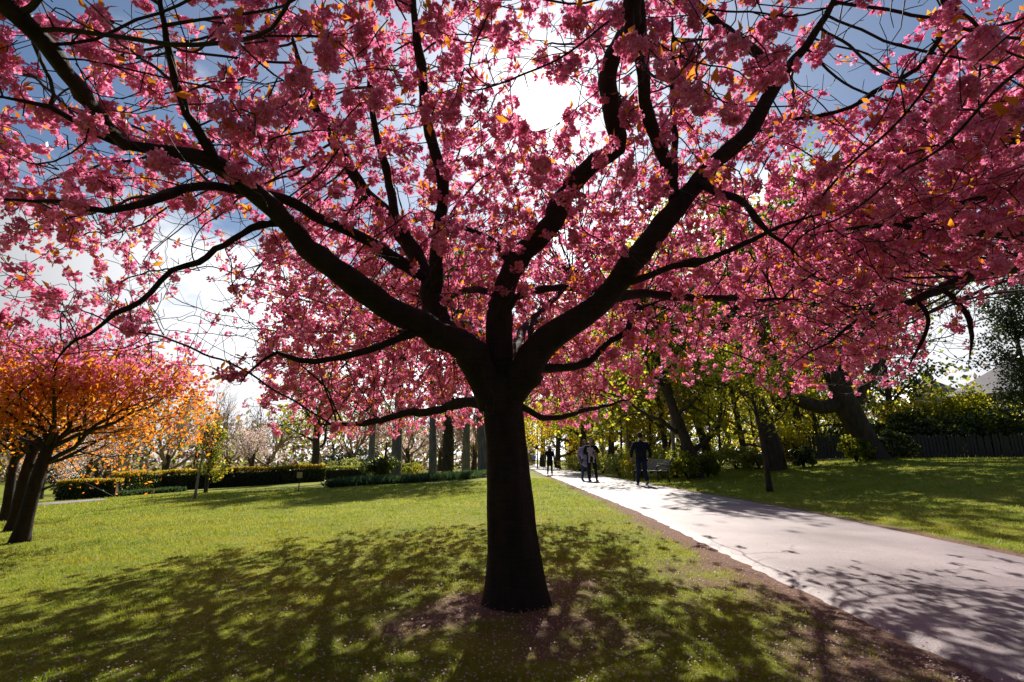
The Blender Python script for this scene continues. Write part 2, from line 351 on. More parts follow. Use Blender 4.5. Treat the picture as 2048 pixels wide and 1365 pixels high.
# ------------------------------------------------------------------ ground, paths
def vnoise(x, y, s, seed=0):
    r = np.random.default_rng(seed); o = 0
    for i in range(6):
        a, b, c = r.uniform(-1, 1, 3)*s*(0.6+0.3*i); o = o+np.sin(x*a*2.2+y*b*2.2+c*9)*np.cos(y*a*1.7-x*b*1.9+i)
    return o/3.0
TRUNK_X, TRUNK_Y = 0.02, 3.95
def bareness(x, y):
    d = np.hypot((x-TRUNK_X), (y-TRUNK_Y)*0.9)
    b = 0.62*np.exp(-(d/1.1)**2)
    edge = PATH_L+path_shift(y)-x
    wv = np.clip(0.36+0.22*vnoise(x*0.2, y, 1.5, 12)+0.10*vnoise(x, y, 5.0, 13), 0.10, 1.2)
    b = np.maximum(b, np.where(edge > -0.2, (0.70+0.16*vnoise(x, y, 4.0, 15))*np.exp(-(np.clip(edge, 0, 9)/wv)**2), 0))
    b = np.maximum(b, np.where((edge > 0) & (y < 5.5), (0.5+0.2*vnoise(x, y, 3.0, 16))*np.exp(-(edge/1.4)**2), 0))
    edr = x-PATH_R-path_shift(y)
    b = np.maximum(b, np.where(edr > -0.2, 0.75*np.exp(-(np.clip(edr, 0, 9)/0.25)**2), 0))
    near = sstep((7-y)/4)*sstep((3.2-np.abs(x))/2.5)
    b = b + near*(0.42*vnoise(x, y, 2.6, 3)+0.10*sstep((x+0.5)/1.5)) + 0.12*vnoise(x, y, 0.9, 5)*sstep((12-y)/8)
    b = np.where((x > PATH_L) & (x < PATH_R), 1, b)
    return np.clip(b, 0, 1)
def graded(fine0, fine1, step, lo, hi, growth=1.16):
    a = list(np.arange(fine0, fine1+1e-6, step)); s = step; v = a[-1]
    while v < hi: s *= growth; v += s; a.append(v)
    s = step; v = fine0; pre = []
    while v > lo: s *= growth; v -= s; pre.append(v)
    return np.array(pre[::-1]+a)
xs = graded(-8, 8, 0.16, -500, 500); ys = graded(1.5, 14, 0.16, -60, 900)
XX, YY = np.meshgrid(xs, ys); ZZ = terrain(XX, YY)
nx, ny = len(xs), len(ys); ii = np.arange(nx*ny).reshape(ny, nx)
gq = np.stack([ii[:-1, :-1], ii[:-1, 1:], ii[1:, 1:], ii[1:, :-1]], -1).reshape(-1, 4)
gme = new_mesh('ground', np.stack([XX, YY, ZZ], -1).reshape(-1, 3), quads=gq, smooth=True)
at = gme.attributes.new('bare', 'FLOAT', 'POINT'); at.data.foreach_set('value', bareness(XX, YY).astype(np.float32).ravel())
tag(link('ground', gme, M['lawn']), kind='structure')

def strip(name, mat, centre_fn, ts, halfl, halfr, lift, cross=14, ragged=0.0):
    V = []; rng = np.random.default_rng(5)
    for t in ts:
        x0, x1 = centre_fn(t); 
        for j in range(cross+1):
            a = j/cross; x = x0[0]*(1-a)+x1[0]*a; y = x0[1]*(1-a)+x1[1]*a
            if ragged and j in (0, cross): x += rng.uniform(-ragged, ragged)
            V.append((x, y, T(x, y)+lift*(1+0.02*max(0, y-10)) - (0.05 if j in (0, cross) else 0)))
    k = cross+1; n = len(ts); i = np.arange(n-1)[:, None]*k; j = np.arange(cross)[None, :]
    q = np.stack([i+j, i+j+1, i+k+j+1, i+k+j], -1).reshape(-1, 4)
    return tag(link(name, new_mesh(name, np.array(V), quads=q, smooth=True), mat), kind='structure')
tsp = np.concatenate([np.arange(-14, 16, 0.16), np.geomspace(16, 260, 170)])
strip('path', M['asphalt'], lambda y: ((PATH_L+float(path_shift(y)), y), (PATH_R+float(path_shift(y))*0.8, y)), tsp, 0, 0, 0.022, 20, 0.05)
def poly_strip(name, pts, half, lift=0.03):
    c = catmull(np.array([(p[0], p[1], 0) for p in pts]), 0.8); tg = unit(np.gradient(c, axis=0)); nn = np.stack([-tg[:, 1], tg[:, 0]], -1)
    strip(name, M['asphalt'], lambda i: (tuple(c[i, :2]+nn[i]*half), tuple(c[i, :2]-nn[i]*half)), range(len(c)), 0, 0, lift, 6)
ga, gb, gc = G(-260, 1032), G(0, 1016), G(165, 1003)
poly_strip('garden_path', [ga, gb, gc+np.array((0.6, 0.2, 0))], 0.5, 0.05)

# ------------------------------------------------------------------ the cherry trees
ENV_X = [-250, 0, 100, 200, 290, 330, 360, 410, 450, 480, 560, 700, 850, 950, 1050, 1150, 1250, 1300, 1400, 1480, 1550, 1700, 1800, 1850, 1875, 1905, 1950, 1965, 2048, 2300]
ENV_Y = [740, 725, 735, 742, 745, 700, 655, 640, 700, 835, 878, 888, 868, 855, 850, 862, 832, 800, 765, 755, 788, 795, 780, 755, 690, 745, 735, 600, 575, 560]
def keep_prob(px, py, d):
    """how full of blossom the crown is along a sight line (the crown's own outline and its thin places)"""
    px = np.asarray(px, float); py = np.asarray(py, float)
    k = np.ones_like(px)
    inside = (px > -200) & (px < 2250) & (py > -160) & (d > 0.2)
    env = np.interp(px, ENV_X, ENV_Y)
    k = np.where(inside & (py > env), 0.0, k)
    k = np.where(inside & (py > 1.0*env-70) & (py <= env), 0.75, k)
    def zone(x0, x1, y0, y1, f):
        return np.where(inside & (px > x0) & (px < x1) & (py > y0) & (py < y1), f, 1.0)
    k = k*zone(310, 520, 430, 900, 0.40)*zone(350, 470, 560, 800, 0.5)*zone(1630, 1810, 20, 210, 0.28)*zone(1290, 1560, 610, 775, 0.62)
    k = k*zone(1850, 2060, 560, 760, 0.35)*zone(0, 330, 480, 760, 0.8)*zone(930, 1080, 60, 200, 0.6)
    k = k*zone(1520, 1900, 540, 800, 0.72)
    k = np.where(inside & (np.hypot(px-1085, py-212) < 50), 0.0, k)
    # the crown is a bowl: nothing hangs in front of the big limbs
    dmin = np.interp(py, [-100, 150, 330, 470, 600, 900], [1.35, 1.6, 2.5, 3.5, 4.1, 4.6])
    side = np.clip((np.abs(px-1040)-420)/500, 0, 1)
    dmin = dmin - side*np.interp(py, [0, 300, 700], [0.1, 0.7, 1.5])
    k = np.where(inside & (d < dmin), np.where(d < np.minimum(1.35, dmin), 0.0, 0.12), k)
    k = np.where(inside & (d < 3.3), k*0.85, k)
    k = np.where(~inside & (d > -0.5), 0.35, k)
    k = np.where(d <= -0.5, 0.3, k)
    return k
def colonize(seeds, att, step=0.085, infl=1.7, kill=0.10, iters=75, rng=RNG):
    cap = 90000; P_ = np.zeros((cap, 3)); par = np.full(cap, -1); ns = len(seeds); P_[:ns] = seeds; n = ns
    nkids = np.zeros(cap, int)
    near = np.zeros(len(att), int); nd = np.full(len(att), 1e9)
    def upd(i0, i1):
        for a in range(i0, i1, 400):
            b = min(i1, a+400)
            D = ((att[:, None, :]-P_[None, a:b, :])**2).sum(-1); j = D.argmin(1); dm = np.sqrt(D[np.arange(len(att)), j])
            up = dm < nd; near[up] = j[up]+a; nd[up] = dm[up]
    upd(0, n); act = nd > kill; end = np.where(act, -1, near); stall = np.zeros(len(att), int)
    for it in range(iters):
        use = act & (nd < infl)
        if not use.any(): break
        idx = near[use]; dv = unit(att[use]-P_[idx]); acc = np.zeros((n, 3)); np.add.at(acc, idx, dv)
        nodes = np.unique(idx); nodes = nodes[nkids[nodes] < 3]
        if len(nodes) == 0: break
        d = unit(acc[nodes]+rng.normal(size=(len(nodes), 3))*0.28); d = unit(d+rng.normal(size=d.shape)*0.17)
        m = len(nodes)
        if n+m > cap: break
        P_[n:n+m] = P_[nodes]+d*step; par[n:n+m] = nodes; nkids[nodes] += 1
        old = nd.copy(); upd(n, n+m); n += m
        stall = np.where(nd < old-1e-4, 0, stall+1)
        hit = act & (nd < kill); end[hit] = near[hit]; act &= ~hit; act &= stall < 5
    return P_[:n], par[:n], end, ns

def petal_cluster(rng, nf, npet, lod, big=1.0):
    """a pom-pom of double flowers, radius about one"""
    fc = randu(nf, rng)*rng.uniform(0.40, 0.52, (nf, 1)); fc[:, 2] *= 0.92
    C, Dd, Ln = [], [], []
    for f in fc:
        d = randu(npet, rng); d = unit(d+unit(f)*0.55); t = rng.uniform(0.08, 0.30, (npet, 1))
        C.append(f+d*t); Dd.append(unit(d+rng.normal(size=d.shape)*0.35)); Ln.append(rng.uniform(0.20, 0.34, npet))
    C, Dd, Ln = np.vstack(C), np.vstack(Dd), np.concatenate(Ln)
    if lod == 0: return leaf_verts(C, Ln, Ln*rng.uniform(0.85, 1.15, len(Ln)), rng, Dd, 0.5)
    v, q = rhomb_verts(C+Dd*Ln[:, None]*0.4, Ln*1.15*big, Ln*1.0*big, rng, unit(Dd+rng.normal(size=Dd.shape)*0.5)); return v, q
rngp = np.random.default_rng(21)
NEAR_CL = []
for _ in range(7):
    v, t = petal_cluster(rngp, 8, 30, 0); me = new_mesh('blossom_cluster', v, tris=t); me.materials.append(M['blossom']); NEAR_CL.append(me)
MID_CL = [petal_cluster(rngp, 8, 7, 1, 1.52) for _ in range(6)]
FAR_CL = [petal_cluster(rngp, 5, 4, 1, 2.0) for _ in range(6)]
TINY_CL = [petal_cluster(rngp, 4, 3, 1, 2.4) for _ in range(5)]
def rand_rot(n, rng):
    q = unit(rng.normal(size=(n, 4))); w, x, y, z = q.T
    return np.stack([1-2*(y*y+z*z), 2*(x*y-z*w), 2*(x*z+y*w), 2*(x*y+z*w), 1-2*(x*x+z*z), 2*(y*z-x*w), 2*(x*z-y*w), 2*(y*z+x*w), 1-2*(x*x+y*y)], -1).reshape(-1, 3, 3)
def scatter(protos, pos, scl, rng):
    pick = rng.integers(0, len(protos), len(pos)); V, Q = [], []; n = 0; R = rand_rot(len(pos), rng)
    for k, (v, q) in enumerate(protos):
        ix = np.where(pick == k)[0]
        if len(ix) == 0: continue
        vv = np.einsum('nij,vj->nvi', R[ix], v)*scl[ix, None, None]+pos[ix, None, :]
        qq = q[None]+(np.arange(len(ix))*len(v))[:, None, None]+n
        V.append(vv.reshape(-1, 3)); Q.append(qq.reshape(-1, q.shape[1])); n += len(ix)*len(v)
    return np.vstack(V), np.vstack(Q)

def cherry(name, base, trunk_pts, trunk_rad, limbs, att, label, group, seed, n_near=300, cl_target=8000, n_spur=4600):
    rng = np.random.default_rng(seed)
    root = empty(name, base, label, 'tree', group); B = np.asarray(base, float)
    # trunk with flare and uneven girth
    tp = catmull(trunk_pts, 0.06); tr = np.interp(np.linspace(0, 1, len(tp)), np.linspace(0, 1, len(trunk_rad)), trunk_rad)
    k = 26; a = np.arange(k)*2*math.pi/k; s = np.linspace(0, 1, len(tp))[:, None]
    prof = 1+0.045*np.sin(3*a+2*s*3+seed)+0.035*np.sin(5*a-s*6)+rng.normal(size=(1, k))*0.022+0.02*np.sin(11*a+4*np.sin(5*s))
    prof += np.exp(-s*11)*0.42*np.clip(np.sin(4*a+0.7)+0.3*np.sin(7*a), 0, 1.2)+0.03*np.exp(-((s-0.80)/0.03)**2)+0.05*np.exp(-((s-0.45)/0.05)**2)*np.clip(np.cos(a-2.6), 0, 1)
    v, q, t = tube(tp, tr, k, prof=prof)
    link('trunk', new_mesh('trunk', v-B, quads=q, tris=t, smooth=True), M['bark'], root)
    seeds, srad = [], []
    for pts, r0, r1 in limbs:
        c = catmull(pts, 0.07); n = len(c)
        w = np.cumsum(rng.normal(size=(n, 3))*0.006, axis=0); w -= np.linspace(0, 1, n)[:, None]*w[-1]; c = c+w
        ss = np.linspace(0, 1, n); r = (r0*(1-ss)+r1*ss)*(1-0.72*np.clip((ss-0.72)/0.28, 0, 1)**1.3 if r1 < 0.03 else 1.0); r = r*(1+0.05*np.sin(ss*23+seed)+rng.normal(size=n)*0.025)
        for kb in rng.random(4): r = r*(1+0.16*np.exp(-((ss-kb)*n*0.07/0.05)**2))
        kk = 12 if r0 > 0.04 else 8
        v, q, t = tube(c, r, kk, prof=1+rng.normal(size=(n, kk))*0.025)
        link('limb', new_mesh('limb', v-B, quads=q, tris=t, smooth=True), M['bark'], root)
        cut = max(1, int(n*0.18)) if r0 > 0.05 else 1
        seeds.append(c[cut:]); srad.append(r[cut:])
    seeds, srad = np.vstack(seeds), np.concatenate(srad)
    NP, par, end, ns = colonize(seeds, att, rng=rng)
    n = len(NP); tip = 0.0033; acc = np.zeros(n); kids = [[] for _ in range(n)]
    for i in range(n-1, ns-1, -1):
        if acc[i] == 0: acc[i] = tip**2.4
        acc[par[i]] += acc[i]; kids[par[i]].append(i)
    rad = np.where(np.arange(n) < ns, 0, acc**(1/2.4))
    for i in range(ns, n):
        pr = srad[par[i]] if par[i] < ns else rad[par[i]]
        rad[i] = min(rad[i], pr*0.85 if par[i] < ns else pr, 0.03)
    paths = []; done = np.zeros(n, bool)
    starts = [i for i in range(ns, n) if par[i] < ns]
    stack = list(starts)
    while stack:
        i = stack.pop(); ch = [par[i], i]
        while kids[i]:
            ks = sorted(kids[i], key=lambda j: -rad[j]); stack.extend(ks[1:]); i = ks[0]; ch.append(i)
        r = np.array([min(rad[ch[1]]*1.1, 0.03)]+[rad[j] for j in ch[1:]])
        pts = NP[ch].copy()
        if len(pts) > 3: pts[1:-1] = 0.5*pts[1:-1]+0.25*(pts[:-2]+pts[2:])
        paths.append((pts-B, np.maximum(r, 0.0029), 5 if r[0] > 0.009 else 3))
    pool = np.where((np.arange(n) >= ns) & (rad < 0.012))[0]; ppx, ppy, pd_ = project(NP[pool]); pool = pool[(ppx > -100) & (ppx < 2150) & (ppy > -100) & (pd_ > 0.8)]
    for i in rng.permutation(pool)[:n_spur]:
        d0 = unit(unit(NP[i]-NP[par[i]])*0.5+rng.normal(size=3)*0.8); L_ = rng.uniform(0.14, 0.42); p = [NP[i]]
        for _ in range(3): d0 = unit(d0+rng.normal(size=3)*0.28+np.array((0, 0, 0.06))); p.append(p[-1]+d0*L_/3)
        paths.append((np.array(p)-B, np.linspace(min(rad[i], 0.0042), 0.0019, 4), 3))
    tag(link('twigs', tubes_mesh('twigs', paths), M['twig'], root), kind='stuff')
    # blossoms sit on the fine twigs
    fine = np.where((np.arange(n) >= ns) & (rad < 0.0052))[0]
    ep = end[end >= ns]; ep = ep[rng.random(len(ep)) < 0.8]
    cand = np.concatenate([NP[ep], NP[ep], NP[rng.permutation(fine)[:int(len(fine)*0.36)]]])
    scl = rng.uniform(0.046, 0.075, len(cand))
    cand = cand+rng.normal(size=cand.shape)*0.028+np.array((0, 0, -0.022))
    px, py, d = project(cand); kp = keep_prob(px, py, d); ok = rng.random(len(cand)) < kp
    cand, scl = cand[ok], scl[ok]
    if len(cand) > cl_target: s_ = rng.permutation(len(cand))[:cl_target]; cand, scl = cand[s_], scl[s_]
    px, py, d = project(cand); vis = (px > -40) & (px < 2090) & (py > -40) & (d > 0.3)
    size = np.where(vis, scl/np.maximum(d, 0.3), 0); order = np.argsort(-size); near = order[:n_near]; rest = order[n_near:]
    for i in near:
        o = link('blossom_cluster', NEAR_CL[rng.integers(0, len(NEAR_CL))], None, root, cand[i]-B)
        o.scale = (scl[i],)*3; o.rotation_euler = rng.uniform(0, 6.28, 3)
    dist = np.linalg.norm(cand[rest]-np.array((0, 0, CAM_Z)), axis=1)
    mid = rest[(dist < 4.8) & vis[rest]]; far = rest[~((dist < 4.8) & vis[rest])]
    if len(mid) == 0: mid, far = far[:2], far[2:]
    V1, Q1 = scatter(MID_CL, cand[mid]-B, scl[mid], rng); V2, Q2 = scatter(FAR_CL, cand[far]-B, scl[far]*1.04, rng)
    tag(link('blossoms', new_mesh('blossoms', np.vstack([V1, V2]), quads=np.vstack([Q1, Q2+len(V1)])), M['blossom'], root), kind='stuff')
    # young bronze leaves above the clusters
    has = rng.random(len(cand)) < 0.58; lc = np.repeat(np.where(has)[0], rng.integers(2, 5, has.sum()))
    dirs = unit(rng.normal(size=(len(lc), 3))+np.array((0, 0, 0.75)))
    lp = cand[lc]+dirs*scl[lc, None]*0.55; ll = rng.uniform(0.045, 0.085, len(lc))
    lvis = size[lc]; lo = np.argsort(-lvis); ln_ = lo[:n_near]; lr = lo[n_near:]
    v, t = leaf_verts(lp[ln_]*0, ll[ln_], ll[ln_]*0.42, rng, dirs[ln_], 0.5)
    for j, i in enumerate(ln_):
        me = new_mesh('leaf', v[j*5:j*5+5], tris=t[:4]); link('leaf', me, M['bronze_leaf'], root, lp[i]-B)
    v, t = rhomb_verts(lp[lr]-B+dirs[lr]*ll[lr, None]*0.4, ll[lr], ll[lr]*0.42, rng, dirs[lr])
    tag(link('leaves', new_mesh('leaves', v, quads=t), M['bronze_leaf'], root), kind='stuff')
    print(name, 'nodes', n, 'clusters', len(cand), 'leaves', len(lc))
    return root

def LP(rows): return np.array([P(*r) for r in rows])
def pxr(w, y): return 0.5*w*y/1024.0*1.02
base = np.array((TRUNK_X, TRUNK_Y, T(TRUNK_X, TRUNK_Y)))
y0 = 3.95
trunk_pts = np.array([P(1035, 1235, y0), P(1033, 1190, y0), P(1028, 1100, y0), P(1019, 1000, y0), P(1012, 900, y0), P(1006, 840, y0), P(1003, 790, y0), P(1004, 762, y0)])
trunk_pts[0, 2] -= 0.08
trunk_rad = np.array([0.245, 0.205, 0.183, 0.173, 0.163, 0.155, 0.150, 0.12])
fk = (1000, 805)
limbs = []
def limb(rows, w0, w1):
    pts = LP(rows); limbs.append((pts, pxr(w0, rows[0][2]), max(0.009, pxr(w1, rows[-1][2]))))
limb([(990, 815, 3.95), (974, 765, 3.93), (934, 694, 3.85), (881, 672, 3.75), (846, 654, 3.68), (789, 632, 3.55), (732, 588, 3.42), (679, 549, 3.3), (626, 509, 3.2), (600, 470, 3.15), (545, 415, 3.0), (490, 368, 2.85), (430, 325, 2.65), (340, 312, 2.5), (240, 288, 2.35), (180, 258, 2.25), (100, 215, 2.1), (-40, 190, 1.95)], 64, 14)
limb([(955, 730, 3.9), (900, 668, 4.0), (872, 605, 4.05), (846, 531, 4.15), (806, 470, 4.2), (767, 417, 4.25), (732, 382, 4.3), (690, 310, 4.2), (640, 220, 4.0), (600, 120, 3.8), (560, 0, 3.6)], 52, 12)
limb([(868, 590, 4.06), (874, 545, 4.05), (877, 496, 4.0), (886, 426, 3.95), (888, 369, 3.85), (872, 307, 3.75), (857, 250, 3.65), (845, 150, 3.4), (832, 20, 3.1), (825, -120, 2.9)], 28, 16)
limb([(800, 462, 4.2), (789, 439, 4.15), (776, 369, 4.1), (762, 316, 4.0), (749, 263, 3.9), (735, 150, 3.6), (700, 30, 3.3)], 20, 10)
limb([(855, 560, 4.12), (793, 509, 3.95), (749, 483, 3.8), (688, 452, 3.6), (640, 430, 3.45), (600, 404, 3.3), (500, 380, 3.05), (396, 377, 2.8), (322, 398, 2.65), (220, 426, 2.5), (147, 411, 2.4), (29, 405, 2.3), (-60, 400, 2.25)], 24, 10)
limb([(998, 800, 3.96), (1003, 750, 3.98), (1002, 667, 4.0), (1009, 601, 4.05), (1022, 549, 4.05), (1052, 500, 4.0), (1075, 478, 3.95), (1105, 439, 3.9), (1127, 390, 3.8), (1162, 347, 3.7), (1189, 325, 3.6), (1230, 304, 3.45), (1223, 239, 3.2), (1213, 178, 2.95), (1226, 120, 2.7), (1254, 60, 2.4), (1262, -30, 2.1), (1265, -200, 1.8)], 58, 40)
limb([(1022, 535, 4.05), (987, 487, 4.3), (934, 461, 4.5), (903, 448, 4.6), (850, 415, 4.8)], 15, 7)
limb([(1010, 812, 3.95), (1039, 768, 3.93), (1075, 703, 3.88), (1127, 654, 3.82), (1171, 623, 3.78), (1215, 580, 3.72), (1259, 522, 3.66), (1303, 470, 3.62), (1347, 417, 3.58), (1391, 369, 3.55), (1417, 338, 3.52), (1450, 310, 3.48), (1501, 259, 3.42), (1521, 216, 3.36), (1545, 175, 3.3), (1582, 128, 3.2), (1616, 84, 3.1), (1643, 37, 3.0), (1670, -20, 2.9), (1710, -140, 2.7)], 62, 16)
limb([(1547, 172, 3.3), (1511, 108, 3.1), (1467, 74, 2.95), (1427, 37, 2.8), (1390, 5, 2.65), (1330, -60, 2.5)], 24, 14)
limb([(1350, 412, 3.58), (1346, 372, 3.5), (1325, 294, 3.3), (1295, 232, 3.1), (1288, 171, 2.9), (1286, 85, 2.6), (1278, 0, 2.35), (1270, -120, 2.1)], 27, 34)
limb([(1346, 380, 3.5), (1352, 300, 3.6), (1349, 222, 3.6), (1347, 120, 3.5), (1345, 20, 3.4)], 16, 12)
limb([(1391, 365, 3.55), (1440, 388, 3.3), (1479, 403, 3.15), (1504, 425, 3.0), (1533, 454, 2.95), (1568, 482, 2.9), (1600, 515, 2.9)], 20, 9)
limb([(1205, 590, 3.74), (1240, 600, 3.9), (1285, 593, 4.1), (1347, 597, 4.3), (1435, 606, 4.5), (1500, 606, 4.7), (1600, 600, 4.9)], 24, 8)
limb([(1228, 568, 3.7), (1285, 553, 3.55), (1347, 535, 3.45), (1413, 518, 3.35), (1500, 487, 3.2), (1600, 440, 3.1), (1680, 420, 3.0)], 16, 7)
limb([(1050, 745, 3.92), (1083, 733, 4.1), (1149, 729, 4.3), (1193, 707, 4.45), (1215, 685, 4.5), (1259, 659, 4.6), (1272, 623, 4.7), (1330, 600, 4.9)], 20, 9)
limb([(850, 655, 3.68), (820, 667, 3.6), (776, 681, 3.5), (732, 694, 3.4), (666, 711, 3.35), (600, 716, 3.3), (555, 705, 3.3), (505, 735, 3.3), (480, 770, 3.3)], 16, 6)
limb([(985, 822, 3.95), (955, 806, 4.05), (927, 805, 4.2), (892, 817, 4.4), (869, 826, 4.5), (810, 829, 4.7), (766, 838, 4.9), (722, 849, 5.1), (640, 850, 5.4)], 22, 8)
limb([(1020, 800, 3.98), (1045, 815, 4.1), (1083, 830, 4.3), (1127, 834, 4.5), (1171, 821, 4.8), (1260, 800, 5.3)], 14, 6)
limb([(995, 770, 3.98), (985, 733, 4.15), (973, 689, 4.5), (951, 659, 5.0), (930, 640, 5.8), (905, 650, 7.0), (880, 680, 8.4)], 22, 10)
limb([(1008, 770, 3.98), (1022, 720, 4.3), (1044, 689, 4.8), (1062, 660, 5.6), (1090, 655, 6.8), (1120, 690, 8.4)], 20, 10)
limb([(1003, 650, 4.0), (1026, 601, 4.1), (1066, 584, 4.3), (1127, 579, 4.6), (1189, 588, 5.1), (1260, 610, 6.2), (1330, 660, 7.6)], 16, 8)
limb([(1003, 650, 4.0), (990, 590, 4.15), (951, 575, 4.5), (907, 584, 5.2), (850, 620, 6.3), (770, 690, 7.8)], 15, 8)
limb([(1055, 725, 3.9), (1061, 689, 4.2), (1075, 645, 4.6), (1105, 601, 5.2), (1140, 560, 6.2), (1160, 560, 7.4)], 14, 7)
limb([(585, 455, 3.12), (540, 448, 3.1), (500, 458, 3.05), (425, 508, 2.95), (390, 526, 2.9), (337, 540, 2.85), (293, 579, 2.8), (249, 608, 2.75), (217, 620, 2.72), (176, 661, 2.7), (126, 693, 2.7), (103, 743, 2.7)], 15, 7)
limb([(430, 325, 2.65), (395, 260, 2.5), (360, 200, 2.4), (340, 100, 2.2), (320, -30, 2.0)], 20, 14)
limb([(250, 290, 2.36), (190, 230, 2.1), (140, 165, 1.85), (85, 85, 1.62), (30, 25, 1.5), (-60, -60, 1.4)], 26, 44)
# crown volume of the near cherry
def crown_points(rng, n, cx, cy, rx, ry, zb, zt, dome, front=0.0):
    p = rng.uniform(-1, 1, (n*3, 2)); r2 = (p**2).sum(1); p = p[r2 < 1]; r = np.sqrt((p**2).sum(1))
    x = cx+p[:, 0]*rx; y = cy+p[:, 1]*ry
    bot = zb+0.55*(1-r)+front*np.clip(4-y, 0, 6); top = zt+dome*np.sqrt(1-r*r)
    t = rng.random(len(x))**0.8; z = bot+(np.maximum(top, bot+0.3)-bot)*t
    return np.stack([x, y, z], -1)
rga = np.random.default_rng(77)
def shade_trim(A):          # the far lower right of the crown is open: sun reaches the path beyond it
    sy = A[:, 1]-1.29*(A[:, 2]-0.1)
    return A[~((A[:, 0] > 1.5) & (sy > 4.7+0.5*np.sin(A[:, 0]*2.6)) & (rga.random(len(A)) < 0.88))]
A = crown_points(rga, 19000, 0.2, 4.7, 5.0, 6.3, 1.32, 2.5, 3.1, 0.22)
px, py, d = project(A); A = A[rga.random(len(A)) < keep_prob(px, py, d)*np.where((py > -160) & (d > 0), 1, 0.5)]
A = A[rga.permutation(len(A))[:11500]]
Ab = crown_points(rga, 3800, -0.3, 7.0, 4.4, 3.9, 1.10, 2.3, 1.3)
px, py, d = project(Ab); Ab = Ab[rga.random(len(Ab)) < keep_prob(px, py, d)]; A = np.vstack([A, Ab[:2800]]); A = shade_trim(A)
cherry('cherry_tree', base, trunk_pts, trunk_rad, limbs, A,
       'spreading pink blossoming cherry with thick dark forked trunk on the lawn beside the path', 'blossoming cherry trees', 5, 300, 12600)

# the cherry across the path, its trunk beyond the frame
limbs = []
bx, by = 8.3, 5.2; base2 = np.array((bx, by, T(bx, by)))
f2 = np.array((bx-0.15, by-0.02, base2[2]+1.55))
def limb2(rows, w0, w1, mid=None):
    pts = LP(rows); pre = [f2] + ([np.array(mid)] if mid is not None else []); pts = np.vstack([np.array(pre), pts])
    limbs.append((pts, pxr(w0, rows[0][2])*1.5, max(0.009, pxr(w1, rows[-1][2]))))
limb2([(2120, 522, 4.9), (2048, 527, 4.7), (2001, 533, 4.6), (1938, 555, 4.5), (1875, 580, 4.4), (1811, 602, 4.35), (1748, 625, 4.3), (1701, 650, 4.3), (1660, 682, 4.3), (1622, 700, 4.3), (1580, 735, 4.3)], 32, 8, (6.6, 5.1, 2.6))
limb2([(2140, 470, 4.4), (2048, 470, 4.2), (2001, 466, 4.1), (1875, 460, 3.95), (1805, 447, 3.9), (1748, 451, 3.85), (1669, 460, 3.8), (1606, 479, 3.8), (1540, 500, 3.8)], 24, 8, (6.4, 4.8, 2.7))
limb2([(2200, 330, 4.0), (2048, 297, 3.6), (1990, 286, 3.5), (1953, 276, 3.45), (1870, 300, 3.4), (1760, 320, 3.4)], 26, 8, (6.2, 4.6, 2.9))
limb2([(2250, -40, 3.2), (2050, -160, 2.6), (1840, -60, 2.3), (1872, 0, 2.35), (1899, 24, 2.4), (1939, 54, 2.5), (1953, 94, 2.6), (1955, 168, 2.7), (1959, 229, 2.85)], 60, 11, (6.0, 4.4, 3.2))
limb2([(2300, 100, 4.6), (2250, 60, 5.4), (2200, 100, 6.4), (2150, 200, 7.6)], 40, 10, (7.8, 5.4, 3.0))
limb2([(2420, 480, 6.2), (2300, 560, 7.4), (2150, 590, 8.6)], 40, 10)
def sub2(rows, w0, w1):
    limbs.append((LP(rows), pxr(w0, rows[0][2]), max(0.006, pxr(w1, rows[-1][2]))))
sub2([(1885, 577, 4.4), (1906, 593, 4.35), (1932, 628, 4.3), (1944, 675, 4.3), (1938, 723, 4.3)], 13, 5)
sub2([(1825, 600, 4.35), (1845, 615, 4.3), (1853, 640, 4.3), (1846, 672, 4.3), (1827, 713, 4.3), (1815, 740, 4.3)], 10, 4)
sub2([(1805, 447, 3.9), (1875, 416, 3.8), (1938, 400, 3.7), (2048, 365, 3.6)], 12, 9)
sub2([(1895, 30, 2.4), (1878, 74, 2.6), (1852, 118, 2.75), (1821, 145, 2.85), (1771, 172, 3.0), (1700, 215, 3.2), (1620, 235, 3.4), (1530, 245, 3.5)], 16, 7)
for s_ in (-1, 1): limbs.append((np.array([f2, (bx+s_*0.3, by+s_*0.6, 3.0), (bx+1.0+s_*0.8, by+s_*1.5, 4.0), (bx+1.8+s_*0.6, by+s_*2.4, 4.6)]), 0.07, 0.02))
t2 = np.array([(bx, by, base2[2]-0.1), (bx, by, base2[2]+0.1), (bx-0.03, by, base2[2]+0.7), (bx-0.1, by-0.02, base2[2]+1.35), tuple(f2+np.array((0, 0, 0.12)))])
A2 = crown_points(rga, 15000, 7.2, 4.8, 4.6, 4.8, 1.75, 2.6, 2.9, 0.1)
px, py, d = project(A2); kp = keep_prob(px, py, d)*np.where(px < 1480, 0.0, 1)*np.where((px < 2100) & (py > -100), 1.0, 0.35)
A2 = A2[rga.random(len(A2)) < kp]; A2 = shade_trim(A2); A2 = A2[rga.permutation(len(A2))[:3600]]
cherry('cherry_tree', base2, t2, np.array([0.26, 0.20, 0.175, 0.17, 0.13]), limbs, A2,
       'pink blossoming cherry reaching long bare-tipped branches out over the path', 'blossoming cherry trees', 8, 300, 3800, 2000)

